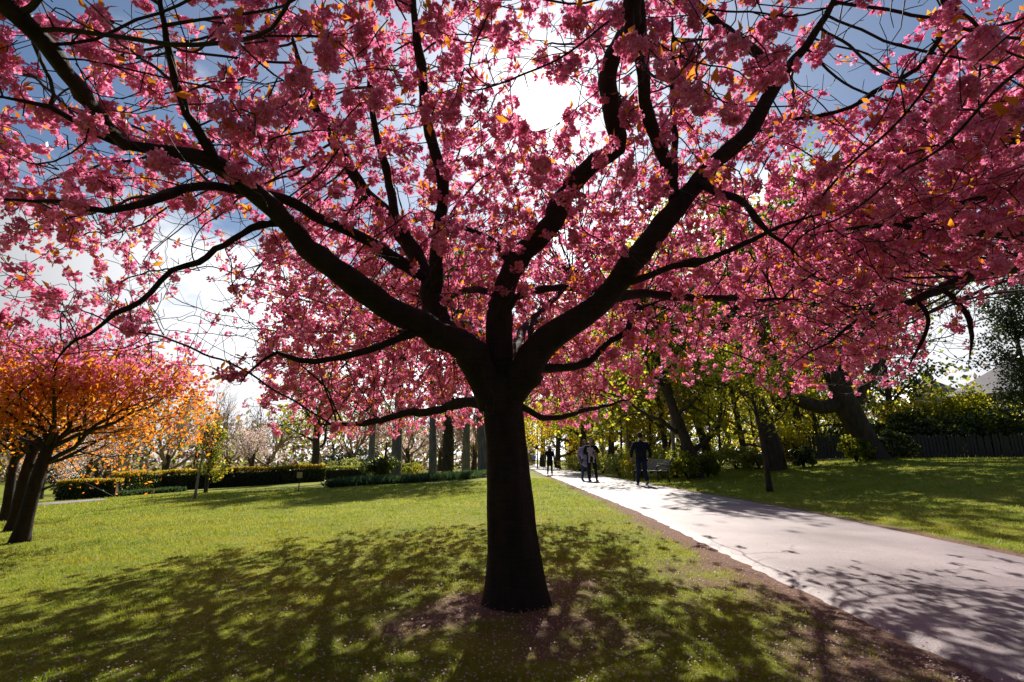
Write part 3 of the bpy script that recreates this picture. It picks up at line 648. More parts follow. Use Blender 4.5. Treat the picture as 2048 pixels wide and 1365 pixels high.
# ------------------------------------------------------------------ other trees, shrubs, hedges
def gen_branches(rng, p, d, L, r, lv, out, tips, trop=0.12, wob=0.22, ang=0.75, nk=4, first=0.3, seg=6, shrink=0.66):
    pts = [p]; dirs = []; st = L/seg
    for i in range(seg):
        d = unit(d+rng.normal(size=3)*wob+np.array((0, 0, trop))); dirs.append(d); p = p+d*st; pts.append(p)
    pts = np.array(pts); rad = np.linspace(r, max(r*0.45, 0.006), seg+1)
    sl_ = slice(None) if r > 0.02 else [0, seg//2, seg]; out.append((pts[sl_], rad[sl_], 8 if r > 0.12 else 5 if r > 0.03 else 3))
    if lv == 0:
        for q in pts[1:]: tips.append(q)
        return
    for k in range(nk):
        t = first+(1-first)*(k+rng.random()*0.8)/nk; i = min(seg-1, int(t*seg)); q = pts[i]+(pts[i+1]-pts[i])*(t*seg-i)
        side = unit(np.cross(dirs[i], rng.normal(size=3))); a = ang*rng.uniform(0.7, 1.25)
        dd = unit(dirs[i]*math.cos(a)+side*math.sin(a))
        gen_branches(rng, q, dd, L*shrink*rng.uniform(0.75, 1.1), rad[i]*0.55, lv-1, out, tips, trop, wob, ang, nk, 0.25, max(4, seg-1), shrink)
    gen_branches(rng, pts[-1], dirs[-1], L*shrink, rad[-1], lv-1, out, tips, trop, wob, ang, nk, 0.25, max(4, seg-1), shrink)

def tree_parts(rng, trunk, trad, limbs_n, limb_len, levels, start, ang=0.8, trop=0.12, nk=3, wob=0.2, shrink=0.66):
    """trunk polyline (local) with limbs from its upper part -> trunk paths, branch paths, tips"""
    tp = catmull(np.array(trunk, float), 0.25); tr = np.interp(np.linspace(0, 1, len(tp)), np.linspace(0, 1, len(trad)), trad)
    br, tips = [], []
    for k in range(limbs_n):
        t = start+(1-start)*(k+0.6*rng.random())/limbs_n; i = min(len(tp)-2, int(t*(len(tp)-1))); az = k*2.4+rng.random()
        up = 0.35+0.6*(t-start)/(1-start+1e-6)
        d = unit(np.array((math.cos(az)*math.sin(ang), math.sin(az)*math.sin(ang), up)))
        gen_branches(rng, tp[i], d, limb_len*rng.uniform(0.75, 1.15)*(1.1-0.45*(t-start)/(1-start+1e-6)), tr[i]*0.5, levels, br, tips, trop, wob, 0.75, nk, shrink=shrink)
    return (tp, tr, 12), br, np.array(tips)
def make_tree(name, loc, label, group, rng, trunk, trad, limbs_n, limb_len, levels, start, leafm, nleaf, lsize, bark='wood_bark', twig=None,
              spread=0.35, leafm2=None, frac2=0.0, cat='tree', **kw):
    root = empty(name, loc, label, cat, group)
    tk, br, tips = tree_parts(rng, trunk, trad, limbs_n, limb_len, levels, start, **kw)
    link('trunk', tubes_mesh('trunk', [tk]), M[bark], root)
    if br: link('branches', tubes_mesh('branches', br), M[twig or bark], root)
    if leafm and nleaf:
        c = tips[rng.integers(0, len(tips), nleaf)]+rng.normal(size=(nleaf, 3))*spread*np.array((1, 1, 0.6))
        n2 = int(nleaf*frac2)
        for nm, mm, cc in (('crown', leafm, c[n2:]), ('blossom', leafm2, c[:n2])):
            if mm is None or len(cc) == 0: continue
            ln = rng.uniform(0.7, 1.3, len(cc))*lsize
            v, q = rhomb_verts(cc, ln, ln*0.62, rng); tag(link(nm, new_mesh(nm, v, quads=q), M[mm], root), kind='stuff')
    return root
def put(proto, loc, label, group=None, scale=1.0, rz=0.0):
    c = copy_tree(proto); c.location = [float(v) for v in loc]; c.scale = (scale,)*3; c.rotation_euler = (0, 0, rz)
    c['label'] = label
    if group: c['group'] = group
    return c
rb = np.random.default_rng(303)

# the row of cherries at the left edge: leafing orange, pink above
def left_cherry(px, py, label, seed, lean, h, n1, frac2, up=1.0):
    b = G(px, py); r = np.random.default_rng(seed)
    tr = [(0, 0, -0.08), (0.02, 0, 0.15), (lean*0.5, 0, h*0.55), (lean, 0.05, h)]
    root = empty('cherry_tree', b, label, 'tree', 'row of cherries by the garden path')
    tk, br, tips = tree_parts(r, tr, [0.17, 0.105, 0.092, 0.08], 8, 1.75*up, 2, 0.86, ang=1.2, trop=0.075, nk=4, wob=0.2)
    link('trunk', tubes_mesh('trunk', [tk]), M['bark'], root); link('branches', tubes_mesh('branches', br), M['twig'], root)
    zc = np.median(tips[:, 2]); lowt = tips[tips[:, 2] < zc+0.35]; hight = tips[tips[:, 2] > zc-0.1]
    nl = n1; c = lowt[r.integers(0, len(lowt), nl)]+r.normal(size=(nl, 3))*0.16; ln = r.uniform(0.06, 0.105, nl)
    v, t = rhomb_verts(c, ln, ln*0.55, r); tag(link('leaves', new_mesh('leaves', v, quads=t), M['bronze_leaf'], root), kind='stuff')
    nb = int(n1*frac2); c = hight[r.integers(0, len(hight), nb)]+r.normal(size=(nb, 3))*0.12
    V, Q = scatter(TINY_CL, c, r.uniform(0.045, 0.07, nb), r); tag(link('blossoms', new_mesh('blossoms', V, quads=Q), M['blossom'], root), kind='stuff')
    return root
left_cherry(38, 1085, 'slim cherry with orange young leaves, foremost of the row by the garden path', 41, 0.15, 1.7, 10000, 0.14)
left_cherry(24, 1062, 'slim cherry half pink half orange, second in the row by the garden path', 42, 0.05, 1.7, 5000, 0.3)
left_cherry(8, 1043, 'dark-trunked pink cherry, third in the row by the garden path', 43, -0.1, 1.9, 2500, 0.6)
left_cherry(-95, 1062, 'pink cherry standing just outside the row by the garden path', 44, 0.1, 1.9, 1500, 1.1, 1.1)

# tall grey trunks beyond the lawn, with high crowns
pl = [(742, 40, 11, 'straight grey tree trunk rising behind the dark evergreen bush', 0.0),
      (792, 37, 17, 'thick straight blue-grey tree trunk beside the dark evergreen bush', 0.0),
      (866, 38, 13, 'slightly leaning grey tree trunk between two box balls and an ivied trunk', -0.4),
      (895, 37, 17, 'ivy-clad tall trunk at the end of the bulb bed', 0.0),
      (932, 43, 13, 'reddish-lit tall trunk behind the bulb bed', 0.0),
      (966, 36, 15, 'leaning tall trunk half hidden behind the near cherry', -0.9)]
for i, (px, y, w, lab, lean) in enumerate(pl):
    r = np.random.default_rng(500+i); g = GX(px, y); rr = 0.5*w*y/1024
    root = make_tree('tall_tree', g, lab, 'tall trees beyond the bulb bed', r, [(0, 0, -0.1), (lean*0.1, 0, 2), (lean*0.6, 0, 7), (lean, 0.2, 11), (lean*1.2, 0.3, 14.5)],
              [rr*1.35, rr*1.02, rr*0.9, rr*0.7, rr*0.35], 9, 2.9, 2, 0.55, 'green_leaf', 2600, 0.30, bark='pine_bark' if i not in (3,) else 'wood_bark', spread=0.35, ang=1.1)
    if i == 3:
        nl = 1500; a = r.uniform(0, 6.28, nl); z = r.uniform(0, 8, nl); c = np.stack([np.cos(a)*rr*1.05, np.sin(a)*rr*1.05, z], -1)
        v, q = rhomb_verts(c+r.normal(size=c.shape)*0.05, 0.16, 0.13, r); tag(link('ivy', new_mesh('ivy', v, quads=q), M['dark_leaf'], root), kind='stuff')
g = G(625, 962)
make_tree('park_tree', g, 'broad green tree with stout brown trunk in front of the long hedge', None, np.random.default_rng(61),
          [(0, 0, -0.1), (0, 0, 0.4), (0.1, 0, 2.0), (0.0, 0, 3.6), (0.1, 0, 6.0)], [0.46, 0.30, 0.27, 0.24, 0.1], 9, 2.9, 2, 0.45, 'green_leaf', 5200, 0.20, leafm2='yellow_leaf', frac2=0.25, ang=1.1, spread=0.3)
g = G(411, 986)
make_tree('conifer_sapling', g, 'small dark green upright tree in front of the long hedge', None, np.random.default_rng(62),
          [(0, 0, -0.05), (0, 0, 0.7), (0.02, 0, 2.0), (0, 0, 3.1)], [0.10, 0.07, 0.05, 0.015], 12, 0.75, 1, 0.22, 'green_leaf', 3000, 0.11, spread=0.14, ang=1.2, leafm2='yellow_leaf', frac2=0.2)
g = G(389, 999)
make_tree('young_tree', g, 'thin pale-stemmed young tree with sparse orange leaves on the lawn', None, np.random.default_rng(63),
          [(0, 0, -0.05), (0.03, 0, 0.9), (0.09, 0, 1.9), (0.10, 0, 2.9)], [0.055, 0.035, 0.028, 0.008], 8, 0.75, 1, 0.5, 'bronze_leaf', 330, 0.085, bark='pale_stem', spread=0.08, ang=0.7, trop=0.3)

# bare and pale-flowering trees behind the hedge
bare = []
for k in range(3):
    r = np.random.default_rng(700+k)
    root = make_tree('bare_tree', (0, 0, 0), 'x', 'bare trees behind the hedge', r, [(0, 0, -0.2), (0, 0, 0.5), (0.1, 0, 1.2), (0.1, 0.1, 1.9)], [0.30, 0.2, 0.18, 0.15], 6, 3.0, 3, 0.5, None, 0, 0.1,
                     bark='wood_bark', twig='bare_twig', ang=0.75, trop=0.16, nk=4, shrink=0.62)
    bare.append(root)
SCB = 1.35
spots = [(330, 42, 0, 1.0, 'fan-shaped bare brown tree behind the hedge, tallest above it'), (215, 46, 1, 0.95, 'bare brown tree behind the hedge left of the fan-shaped one'),
         (128, 44, 2, 0.95, 'bare tree behind the stepped end of the hedge'), (455, 52, 1, 1.0, 'bare pinkish tree behind the small conifer'),
         (540, 50, 2, 1.0, 'bare pinkish tree behind the hedge beside the broad green tree'), (700, 58, 0, 1.05, 'bare pinkish tree behind the clipped far hedge'),
         (815, 60, 1, 1.05, 'bare pinkish tree behind the two box balls'), (880, 66, 2, 1.1, 'bare pinkish tree seen between the tall grey trunks'),
         (948, 62, 0, 1.1, 'bare pinkish tree behind the leaning tall trunk'), (40, 55, 1, 1.1, 'bare tree far behind the row of cherries'), (-150, 50, 2, 1.1, 'bare tree beyond the garden path')]
first = set()
for px, y, k, sc, lab in spots:
    g = GX(px, y)
    if k not in first: first.add(k); o = bare[k]; o.location = g; o.scale = (sc*SCB,)*3; o['label'] = lab
    else: put(bare[k], g, lab, None, sc*SCB, rb.uniform(0, 6))
def blossom_tree(px, y, lab, seed, h, mat='pale_blossom', n=3800, ls=0.12, sp=0.22):
    r = np.random.default_rng(seed)
    return make_tree('flowering_tree', GX(px, y), lab, None, r, [(0, 0, -0.1), (0, 0, 0.4*h), (0.1, 0, 0.8*h)], [0.22, 0.15, 0.1], 7, 0.62*h, 2, 0.35, mat, n, ls, bark='wood_bark', spread=sp, ang=1.0)
blossom_tree(92, 30, 'small cherry in pale pink blossom behind the garden path', 801, 2.4, n=3200, ls=0.10)
blossom_tree(505, 46, 'pale whitish-pink flowering tree behind the hedge', 802, 3.4)
blossom_tree(180, 40, 'pale cream flowering tree behind the stepped hedge end', 803, 3.2, n=2500)
blossom_tree(770, 62, 'pale pink flowering tree far behind the thick grey trunk', 804, 4.5, n=5000, ls=0.2)
blossom_tree(905, 72, 'pale pink flowering tree far behind the ivied trunk', 805, 5.0, n=5000, ls=0.22)

def hedge(name, pts, h, w, label, n_face, group=None, topm='hedge_top', seed=0, cat='hedge', stem=True):
    r = np.random.default_rng(seed); c = np.array(pts, float); g0 = c[0].copy(); root = empty(name, g0, label, cat, group)
    seg = np.linalg.norm(np.diff(c[:, :2], axis=0), axis=1); cum = np.concatenate([[0], np.cumsum(seg)])
    def at(s): return np.stack([np.interp(s, cum, c[:, i]) for i in range(3)], -1)
    # dark woody core
    n = max(2, int(cum[-1]/0.5)); ss = np.linspace(0, cum[-1], n); cc = at(ss); tg = unit(np.gradient(cc[:, :2], axis=0)); nn = np.stack([-tg[:, 1], tg[:, 0]], -1)
    V = []
    for k in range(n):
        z = T(cc[k, 0], cc[k, 1])-0.05; hw = w*0.36
        for sx, zz in ((-1, z), (-1, z+h*0.86), (1, z+h*0.86), (1, z)): V.append((cc[k, 0]+nn[k, 0]*hw*sx, cc[k, 1]+nn[k, 1]*hw*sx, zz))
    V = np.array(V)-g0; q = []
    for k in range(n-1):
        for j in range(4): q.append((k*4+j, k*4+(j+1) % 4, (k+1)*4+(j+1) % 4, (k+1)*4+j))
    q.append((0, 1, 2, 3)); q.append(((n-1)*4+3, (n-1)*4+2, (n-1)*4+1, (n-1)*4))
    link('core', new_mesh('core', V, quads=np.array(q)), M['wood_bark'], root)
    def leaves(nm, mat, nl, zlo, zhi, ls, top=False):
        s = r.uniform(0, cum[-1], nl); p = at(s); ix = np.clip((s/cum[-1]*(n-1)).astype(int), 0, n-1); side = r.choice([-1, 1], nl)
        off = side*w*0.5*r.uniform(0.72, 1.04, nl) if not top else r.uniform(-w*0.52, w*0.52, nl)
        p[:, :2] += nn[ix]*off[:, None]; zz = terrain(p[:, 0], p[:, 1]); p[:, 2] = zz+h*r.uniform(zlo, zhi, nl)*(1+0.04*np.sin(s*1.7))
        v, qq = rhomb_verts(p-g0, r.uniform(0.7, 1.3, nl)*ls, r.uniform(0.5, 0.9, nl)*ls, r); tag(link(nm, new_mesh(nm, v, quads=qq), M[mat], root), kind='stuff')
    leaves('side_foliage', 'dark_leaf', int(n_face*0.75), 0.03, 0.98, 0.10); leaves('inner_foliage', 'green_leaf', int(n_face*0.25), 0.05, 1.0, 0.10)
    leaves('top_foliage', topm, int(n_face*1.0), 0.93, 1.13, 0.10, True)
    return root
hp = [G(215, 994), G(300, 985), G(440, 976), G(560, 969), G(640, 964)]; far_h = hp[-1]+(hp[-1]-hp[-2])*0.5
hedge('hedge', [p+np.array((0, 0.6, 0)) for p in hp], 1.08, 0.9, 'long clipped hedge with golden new growth on top at the lawn edge', 15000, seed=1)
hp2 = [G(95, 1003), G(160, 1000), G(205, 997)]
hedge('hedge', [p+np.array((0, 0.9, 0)) for p in hp2], 0.82, 0.9, 'low dark end of hedge stepping down beside the garden path', 5000, seed=2)
hedge('hedge', [GX(650, 44), GX(740, 43.5), GX(835, 43)], 0.9, 1.0, 'clipped dark hedge behind the evergreen bush and box balls', 5000, seed=3, topm='green_leaf')

def shrub(name, loc, rx, ry, h, label, mat, n, ls, seed, group=None, cat='shrub', mat2=None, frac2=0.0, round_=False):
    r = np.random.default_rng(seed); root = empty(name, loc, label, cat, group); st = []
    for k in range(9):
        a = r.uniform(0, 6.28); e = np.array((math.cos(a)*rx*0.6, math.sin(a)*ry*0.6, h*r.uniform(0.5, 0.9)))
        st.append((catmull(np.array([(0, 0, -0.05), e*np.array((0.35, 0.35, 0.5)), e]), 0.2), None, 4))
    st = [(p, np.linspace(0.03, 0.008, len(p)), k) for p, _, k in st]
    link('stems', tubes_mesh('stems', st), M['wood_bark'], root)
    nc = 26 if not round_ else 1; cc = randu(nc, r)*r.uniform(0.35, 0.85, (nc, 1)); cs = r.uniform(0.22, 0.42, nc)
    if round_: cc[:] = 0; cs[:] = 0.95
    ix = r.integers(0, nc, n); d = randu(n, r); p = cc[ix]+d*cs[ix, None]*(r.uniform(0.6, 1.0, (n, 1)) if not round_ else r.uniform(0.9, 1.03, (n, 1)))
    p[:, 2] = np.abs(p[:, 2]*0.5+0.5); p = p*np.array((rx, ry, h)); p[:, 2] = np.clip(p[:, 2], 0.02, None)
    n2 = int(n*frac2)
    for nm, m_, pp in (('foliage', mat, p[n2:]), ('new_leaves', mat2, p[:n2])):
        if m_ is None or len(pp) == 0: continue
        ln = r.uniform(0.7, 1.3, len(pp))*ls; v, q = rhomb_verts(pp, ln, ln*0.6, r); tag(link(nm, new_mesh(nm, v, quads=q), M[m_], root), kind='stuff')
    return root
shrub('evergreen_bush', GX(757, 34.5), 1.3, 1.1, 1.75, 'dark evergreen bush in front of the thick grey trunks', 'dark_leaf', 5000, 0.13, 11, mat2='green_leaf', frac2=0.25)
shrub('pale_bush', GX(690, 47), 1.9, 1.4, 1.9, 'pale cream-green rounded bush behind the clipped hedge', 'pale_leaf', 3000, 0.15, 12)
shrub('box_ball', GX(815, 36.5), 0.42, 0.42, 0.85, 'rounded clipped box bush with bare gravel before it', 'green_leaf', 1500, 0.07, 13, 'box balls', round_=True)
shrub('box_ball', GX(835, 37.2), 0.5, 0.5, 0.95, 'golden-topped clipped box bush beside the leaning grey trunk', 'green_leaf', 1500, 0.07, 14, 'box balls', mat2='yellow_leaf', frac2=0.3, round_=True)
shrub('dark_bush', GX(140, 48), 2.2, 1.6, 2.4, 'dark evergreen bush behind the hedge under the cream flowering tree', 'dark_leaf', 3500, 0.16, 15)
shrub('dark_bush', GX(560, 55), 3.5, 1.5, 1.6, 'low dark bush behind the hedge beside the broad green tree', 'dark_leaf', 3500, 0.16, 16)
shrub('dark_bush', GX(710, 52), 3.2, 1.5, 3.2, 'tall dark evergreen mass behind the pale bush', 'dark_leaf', 4000, 0.18, 17)
# bulb leaves in the bed under the tall trunks
def bulb_bed():
    r = np.random.default_rng(31); poly = [(648, 977), (700, 968), (760, 962), (850, 955), (975, 944), (975, 966), (860, 969), (760, 975)]
    a, b = G(655, 977), G(985, 955); n = 9000; t = r.random(n); wd = r.random(n)*np.interp(t, [0, 0.1, 1], [0.4, 2.2, 6.0])
    p = a*(1-t)[:, None]+b*t[:, None]; p[:, 1] += wd; p[:, 0] += r.normal(size=n)*0.1; p[:, 2] = terrain(p[:, 0], p[:, 1])
    d = unit(r.normal(size=(n, 3))*0.4+np.array((0, 0, 1.0))); v, t_ = leaf_verts(p, r.uniform(0.28, 0.55, n), r.uniform(0.03, 0.07, n), r, d, 0.6)
    tag(link('bulb_leaves', new_mesh('bulb_leaves', v, tris=t_), M['bulb_leaf']), 'bed of blue-green bulb leaves under the tall grey trunks', 'ground cover', kind='stuff')
bulb_bed()
# strip of low plants in front of the long hedge
def verge():
    r = np.random.default_rng(32); n = 2600; a, b = G(235, 994), G(370, 983); t = r.random(n); p = a*(1-t)[:, None]+b*t[:, None]; p[:, 1] -= r.random(n)*0.9-0.2
    p[:, 2] = terrain(p[:, 0], p[:, 1]); d = unit(r.normal(size=(n, 3))*0.5+np.array((0, 0, 1.0))); v, t_ = leaf_verts(p, r.uniform(0.18, 0.35, n), 0.05, r, d, 0.6)
    tag(link('verge_plants', new_mesh('verge_plants', v, tris=t_), M['bulb_leaf']), 'low green plants along the foot of the long hedge', 'ground cover', kind='stuff')
verge()

# --- right of the path
g = G(1540, 984)
make_tree('young_tree', g, 'young lime-leaved tree with slim bent brown stem on the lawn by the path', None, np.random.default_rng(91),
          [(0, 0, -0.05), (-0.01, 0, 0.5), (-0.07, 0, 1.3), (-0.12, 0, 2.0), (-0.2, 0.05, 2.7)], [0.10, 0.062, 0.055, 0.05, 0.025], 8, 1.5, 2, 0.62, 'lime_leaf', 4600, 0.09, bark='wood_bark', spread=0.13, ang=1.0, trop=0.1)
def slim(px, py, h, w, lab, seed, nl, mat='lime_leaf'):
    g = G(px, py); y = g[1]; rr = 0.5*w*y/1024; r = np.random.default_rng(seed)
    root = make_tree('slender_tree', g, lab, 'slender trees along the path', r, [(0, 0, -0.05), (0.01, 0, h*0.25), (0.03, 0, h*0.6), (0.0, 0, h)], [rr*1.2, rr, rr*0.9, rr*0.4], 9, 1.5, 2, 0.55, mat, nl, 0.10, bark='pale_stem', spread=0.2, ang=0.9)
    link('stem_guard', tubes_mesh('stem_guard', [(np.array([(0, 0, 0.0), (0.005, 0, h*0.08), (0.008, 0, h*0.16)]), np.full(3, rr*1.45), 8)]), M['black_iron'], root)
slim(1351, 957, 4.9, 7, 'slender grey-stemmed young tree with black stem guard right of the bench', 92, 1600)
slim(1258, 947, 4.4, 5, 'slender young tree rising behind the left end of the bench', 93, 1400)
slim(1207, 938, 4.2, 4, 'thin young tree among the pale shrubs behind the couple', 94, 1100)
WOOD = 'woodland trees beyond the right lawn'
def woodtree(px, py, y, w, lab, seed, lean, h=11, nl=4800, mat='lime_leaf', mat2='green_leaf', fr=0.35, limbs_n=10, ls=0.24, start=0.13, ll=2.9, bark='wood_bark'):
    g = GX(px, y, py); rr = 0.5*w*y/1024*0.64; r = np.random.default_rng(seed)
    return make_tree('woodland_tree', g, lab, WOOD, r, [(0, 0, -0.2), (lean*0.06, 0, h*0.08), (lean*0.35, 0, h*0.3), (lean*0.75, 0, h*0.62), (lean, 0.2, h)], [rr*1.55, rr*1.02, rr*0.9, rr*0.65, rr*0.2],
                     limbs_n, ll, 2, start, mat, nl, ls, bark=bark, spread=0.38, leafm2=mat2, frac2=fr, ang=1.1)
woodtree(1392, 920, 23, 30, 'ivy-dark trunk leaning left among shrubs, right of the bench', 101, -1.9, 8.2)
woodtree(1418, 905, 31, 20, 'trunk leaning left behind the ivy-dark trunk', 102, -2.4, 12)
woodtree(1491, 915, 26, 15, 'narrow dark trunk between two pale shrubs', 103, -0.8, 10, mat='yellow_leaf', fr=0.5)
woodtree(1552, 918, 22, 40, 'broad flared trunk behind the bent young tree', 104, -1.8, 12)
woodtree(1607, 903, 30, 22, 'straight brown trunk left of the great forked tree', 105, -0.7, 12)
woodtree(1645, 888, 36, 22, 'leaning dark trunk under the long low limb of the forked tree', 106, -1.6, 11)
woodtree(1165, 925, 44, 18, 'dark trunk behind the couple', 107, 0.6, 13, mat='green_leaf', mat2='lime_leaf')
woodtree(1195, 925, 48, 14, 'pale-barked leaning trunk behind the couple', 108, -2.5, 14, mat='lime_leaf', bark='pale_stem')
woodtree(1222, 925, 40, 16, 'dark woodland trunk above the pale shrubs', 109, 0.5, 12, mat='yellow_leaf')
woodtree(1262, 925, 46, 16, 'woodland trunk in shade behind the bench', 110, -0.4, 13)
woodtree(1300, 925, 36, 16, 'woodland trunk right behind the walking man', 111, 0.6, 12, mat='yellow_leaf', mat2='lime_leaf')
woodtree(1335, 920, 30, 14, 'slim woodland trunk between the bench and the ivy-dark trunk', 112, -0.6, 11)
woodtree(1455, 905, 44, 20, 'far woodland trunk behind the dark bush', 113, 0.4, 13, mat='green_leaf')
woodtree(1580, 900, 46, 20, 'far woodland trunk behind the broad flared one', 114, 0.3, 13, mat='green_leaf')
woodtree(1690, 895, 40, 18, 'woodland trunk behind the great forked tree', 115, 0.5, 12, mat='green_leaf', mat2='dark_leaf')
woodtree(1790, 890, 32, 18, 'dark ivied trunk right of the great forked tree', 116, 0.2, 10, mat='dark_leaf', mat2='green_leaf', nl=4200)
woodtree(1115, 925, 60, 14, 'golden-leaved woodland tree beyond the woman in black', 117, 0.3, 9, mat='yellow_leaf', mat2='lime_leaf', nl=5000, start=0.12)
woodtree(1085, 925, 75, 14, 'golden-green woodland tree at the far end of the path', 118, 0.3, 11, mat='lime_leaf', mat2='yellow_leaf', nl=5000, start=0.12, ls=0.28)
woodtree(1145, 925, 68, 22, 'dark woodland trunk beyond the golden tree', 119, 0.3, 13, mat='green_leaf', mat2='dark_leaf', nl=4000, ls=0.28)
woodtree(1040, 925, 90, 14, 'far green tree left of the path end', 120, 0.3, 12, mat='green_leaf', mat2='lime_leaf', nl=5000, start=0.12, ls=0.32)
UN = [(1120, 50, 'golden-green understory tree behind the woman in black'), (1182, 46, 'lime understory tree behind the couple'), (1243, 33, 'lime understory tree above the pale shrubs'), (1300, 31, 'bright understory tree over the bench'),
      (1365, 31, 'lime understory tree left of the ivy-dark trunk'), (1440, 30, 'yellow-green understory tree between the woodland trunks'), (1512, 33, 'lime understory tree beside the narrow dark trunk'), (1585, 35, 'yellow-green understory tree right of the broad flared trunk'),
      (1640, 29, 'green understory tree under the long low limb'), (1700, 34, 'green understory tree behind the forked tree'), (1075, 58, 'golden understory tree at the far path edge')]
for i, (px, y, lab) in enumerate(UN):
    r = np.random.default_rng(1500+i); rr = 0.06; lx = r.uniform(-0.3, 0.3); h = r.uniform(4.4, 6.0)
    make_tree('understory_tree', GX(px, y, 912), lab, 'understory of the wood', r, [(0, 0, -0.1), (lx*0.2, 0, h*0.3), (lx*0.6, 0, h*0.65), (lx, 0, h)], [0.09, 0.065, 0.05, 0.015], 11, 2.1, 2, 0.2,
              'lime_leaf' if i % 3 else 'yellow_leaf', 3600, 0.17, leafm2='green_leaf' if i % 2 else 'yellow_leaf', frac2=0.3, spread=0.25, ang=1.15)
# the great forked tree leaning left
def forked():
    g = GX(1740, 21.5, 915); y = g[1]; q = lambda px, py, dy=0: P(px, py, y+dy)-g
    root = empty('forked_tree', g, 'great grey tree leaning left with a long low limb at the lawn edge', 'tree', WOOD); r = np.random.default_rng(131)
    u = y/1024
    tk = catmull(np.array([q(1752, 930)*1.0, q(1742, 905), q(1722, 868), q(1700, 825), q(1680, 790)]), 0.15); tk[0, 2] = -0.15
    tr = np.interp(np.linspace(0, 1, len(tk)), [0, 0.12, 0.5, 1], [36*u, 25*u, 22*u, 24*u])
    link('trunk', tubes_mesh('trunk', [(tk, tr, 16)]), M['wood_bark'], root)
    br, tips = [], []
    for rows, w0, w1 in (([(1685, 800), (1650, 815), (1610, 806), (1580, 790), (1560, 770, .5), (1530, 720, 1), (1510, 640, 1)], 15, 7),
                         ([(1690, 805), (1668, 760), (1655, 720), (1640, 650), (1620, 560), (1600, 470)], 17, 6),
                         ([(1684, 795), (1690, 740), (1702, 690), (1710, 600), (1725, 500), (1740, 400)], 17, 6),
                         ([(1700, 825), (1730, 770), (1760, 720), (1790, 640), (1800, 560)], 10, 5)):
        c = catmull(np.array([q(*a) for a in rows]), 0.2); rr = np.linspace(w0*u, w1*u, len(c)); link('limb', tubes_mesh('limb', [(c, rr, 10)]), M['wood_bark'], root)
        for k in range(7):
            i = int(len(c)*(0.35+0.64*k/7)); d = unit(np.array((r.normal(), r.normal(), 0.5))); gen_branches(r, c[i], d, 2.4, rr[i]*0.5, 2, br, tips, nk=3)
    link('branches', tubes_mesh('branches', br), M['wood_bark'], root)
    tips = np.array(tips); n = 13000; c = tips[r.integers(0, len(tips), n)]+r.normal(size=(n, 3))*0.35; ln = r.uniform(0.16, 0.28, n)
    v, qd = rhomb_verts(c, ln, ln*0.6, r); tag(link('crown', new_mesh('crown', v, quads=qd), M['green_leaf'], root), kind='stuff')
forked()
# shrubs along the right side of the path and under the trees
SH = [(1150, 930, 44, 1.6, 1.2, 'pale shrub at the far end of the shrub row by the path', 'pale_leaf'), (1205, 930, 36, 1.7, 1.2, 'pale flowering shrub beside the couple', 'pale_leaf'),
      (1240, 935, 29, 1.6, 1.25, 'pale leafy shrub left of the bench', 'pale_leaf'), (1282, 930, 27, 1.6, 1.3, 'yellow-green shrub directly behind the bench', 'lime_leaf'),
      (1325, 925, 25, 1.6, 1.25, 'pale shrub right of the bench', 'pale_leaf'), (1375, 920, 22.5, 1.2, 1.1, 'green shrub at the foot of the ivy-dark trunk', 'green_leaf'),
      (1412, 915, 23, 0.8, 1.0, 'small green shrub right of the ivy-dark trunk', 'green_leaf'), (1470, 912, 25.5, 1.1, 1.0, 'pale green shrub left of the narrow dark trunk', 'pale_leaf'),
      (1515, 912, 24, 0.9, 0.8, 'whitish-green low shrub beside the broad flared trunk', 'pale_leaf'), (1590, 905, 27, 1.4, 1.9, 'bright yellow-green shrub right of the broad flared trunk', 'lime_leaf'),
      (1605, 915, 21.5, 0.6, 0.75, 'small dark holly shrub at the lawn edge', 'dark_leaf'), (1440, 905, 32, 2.2, 1.7, 'dark bush in the gap between woodland trunks', 'dark_leaf'),
      (1712, 915, 21, 0.7, 0.9, 'leafy shrub left of the forked tree foot', 'green_leaf'), (1785, 915, 21.5, 1.1, 1.0, 'dark leafy shrub right of the forked tree foot', 'dark_leaf'),
      (1175, 928, 52, 2.4, 1.6, 'dark shrub beyond the couple', 'green_leaf')]
for i, (px, py, y, rx, h, lab, m_) in enumerate(SH):
    shrub('shrub', GX(px, y, py), rx, rx*0.8, h*1.15, lab, m_, 1900, 0.12, 200+i, 'shrubs under the woodland edge', mat2='lime_leaf' if m_ != 'lime_leaf' else 'yellow_leaf', frac2=0.22)
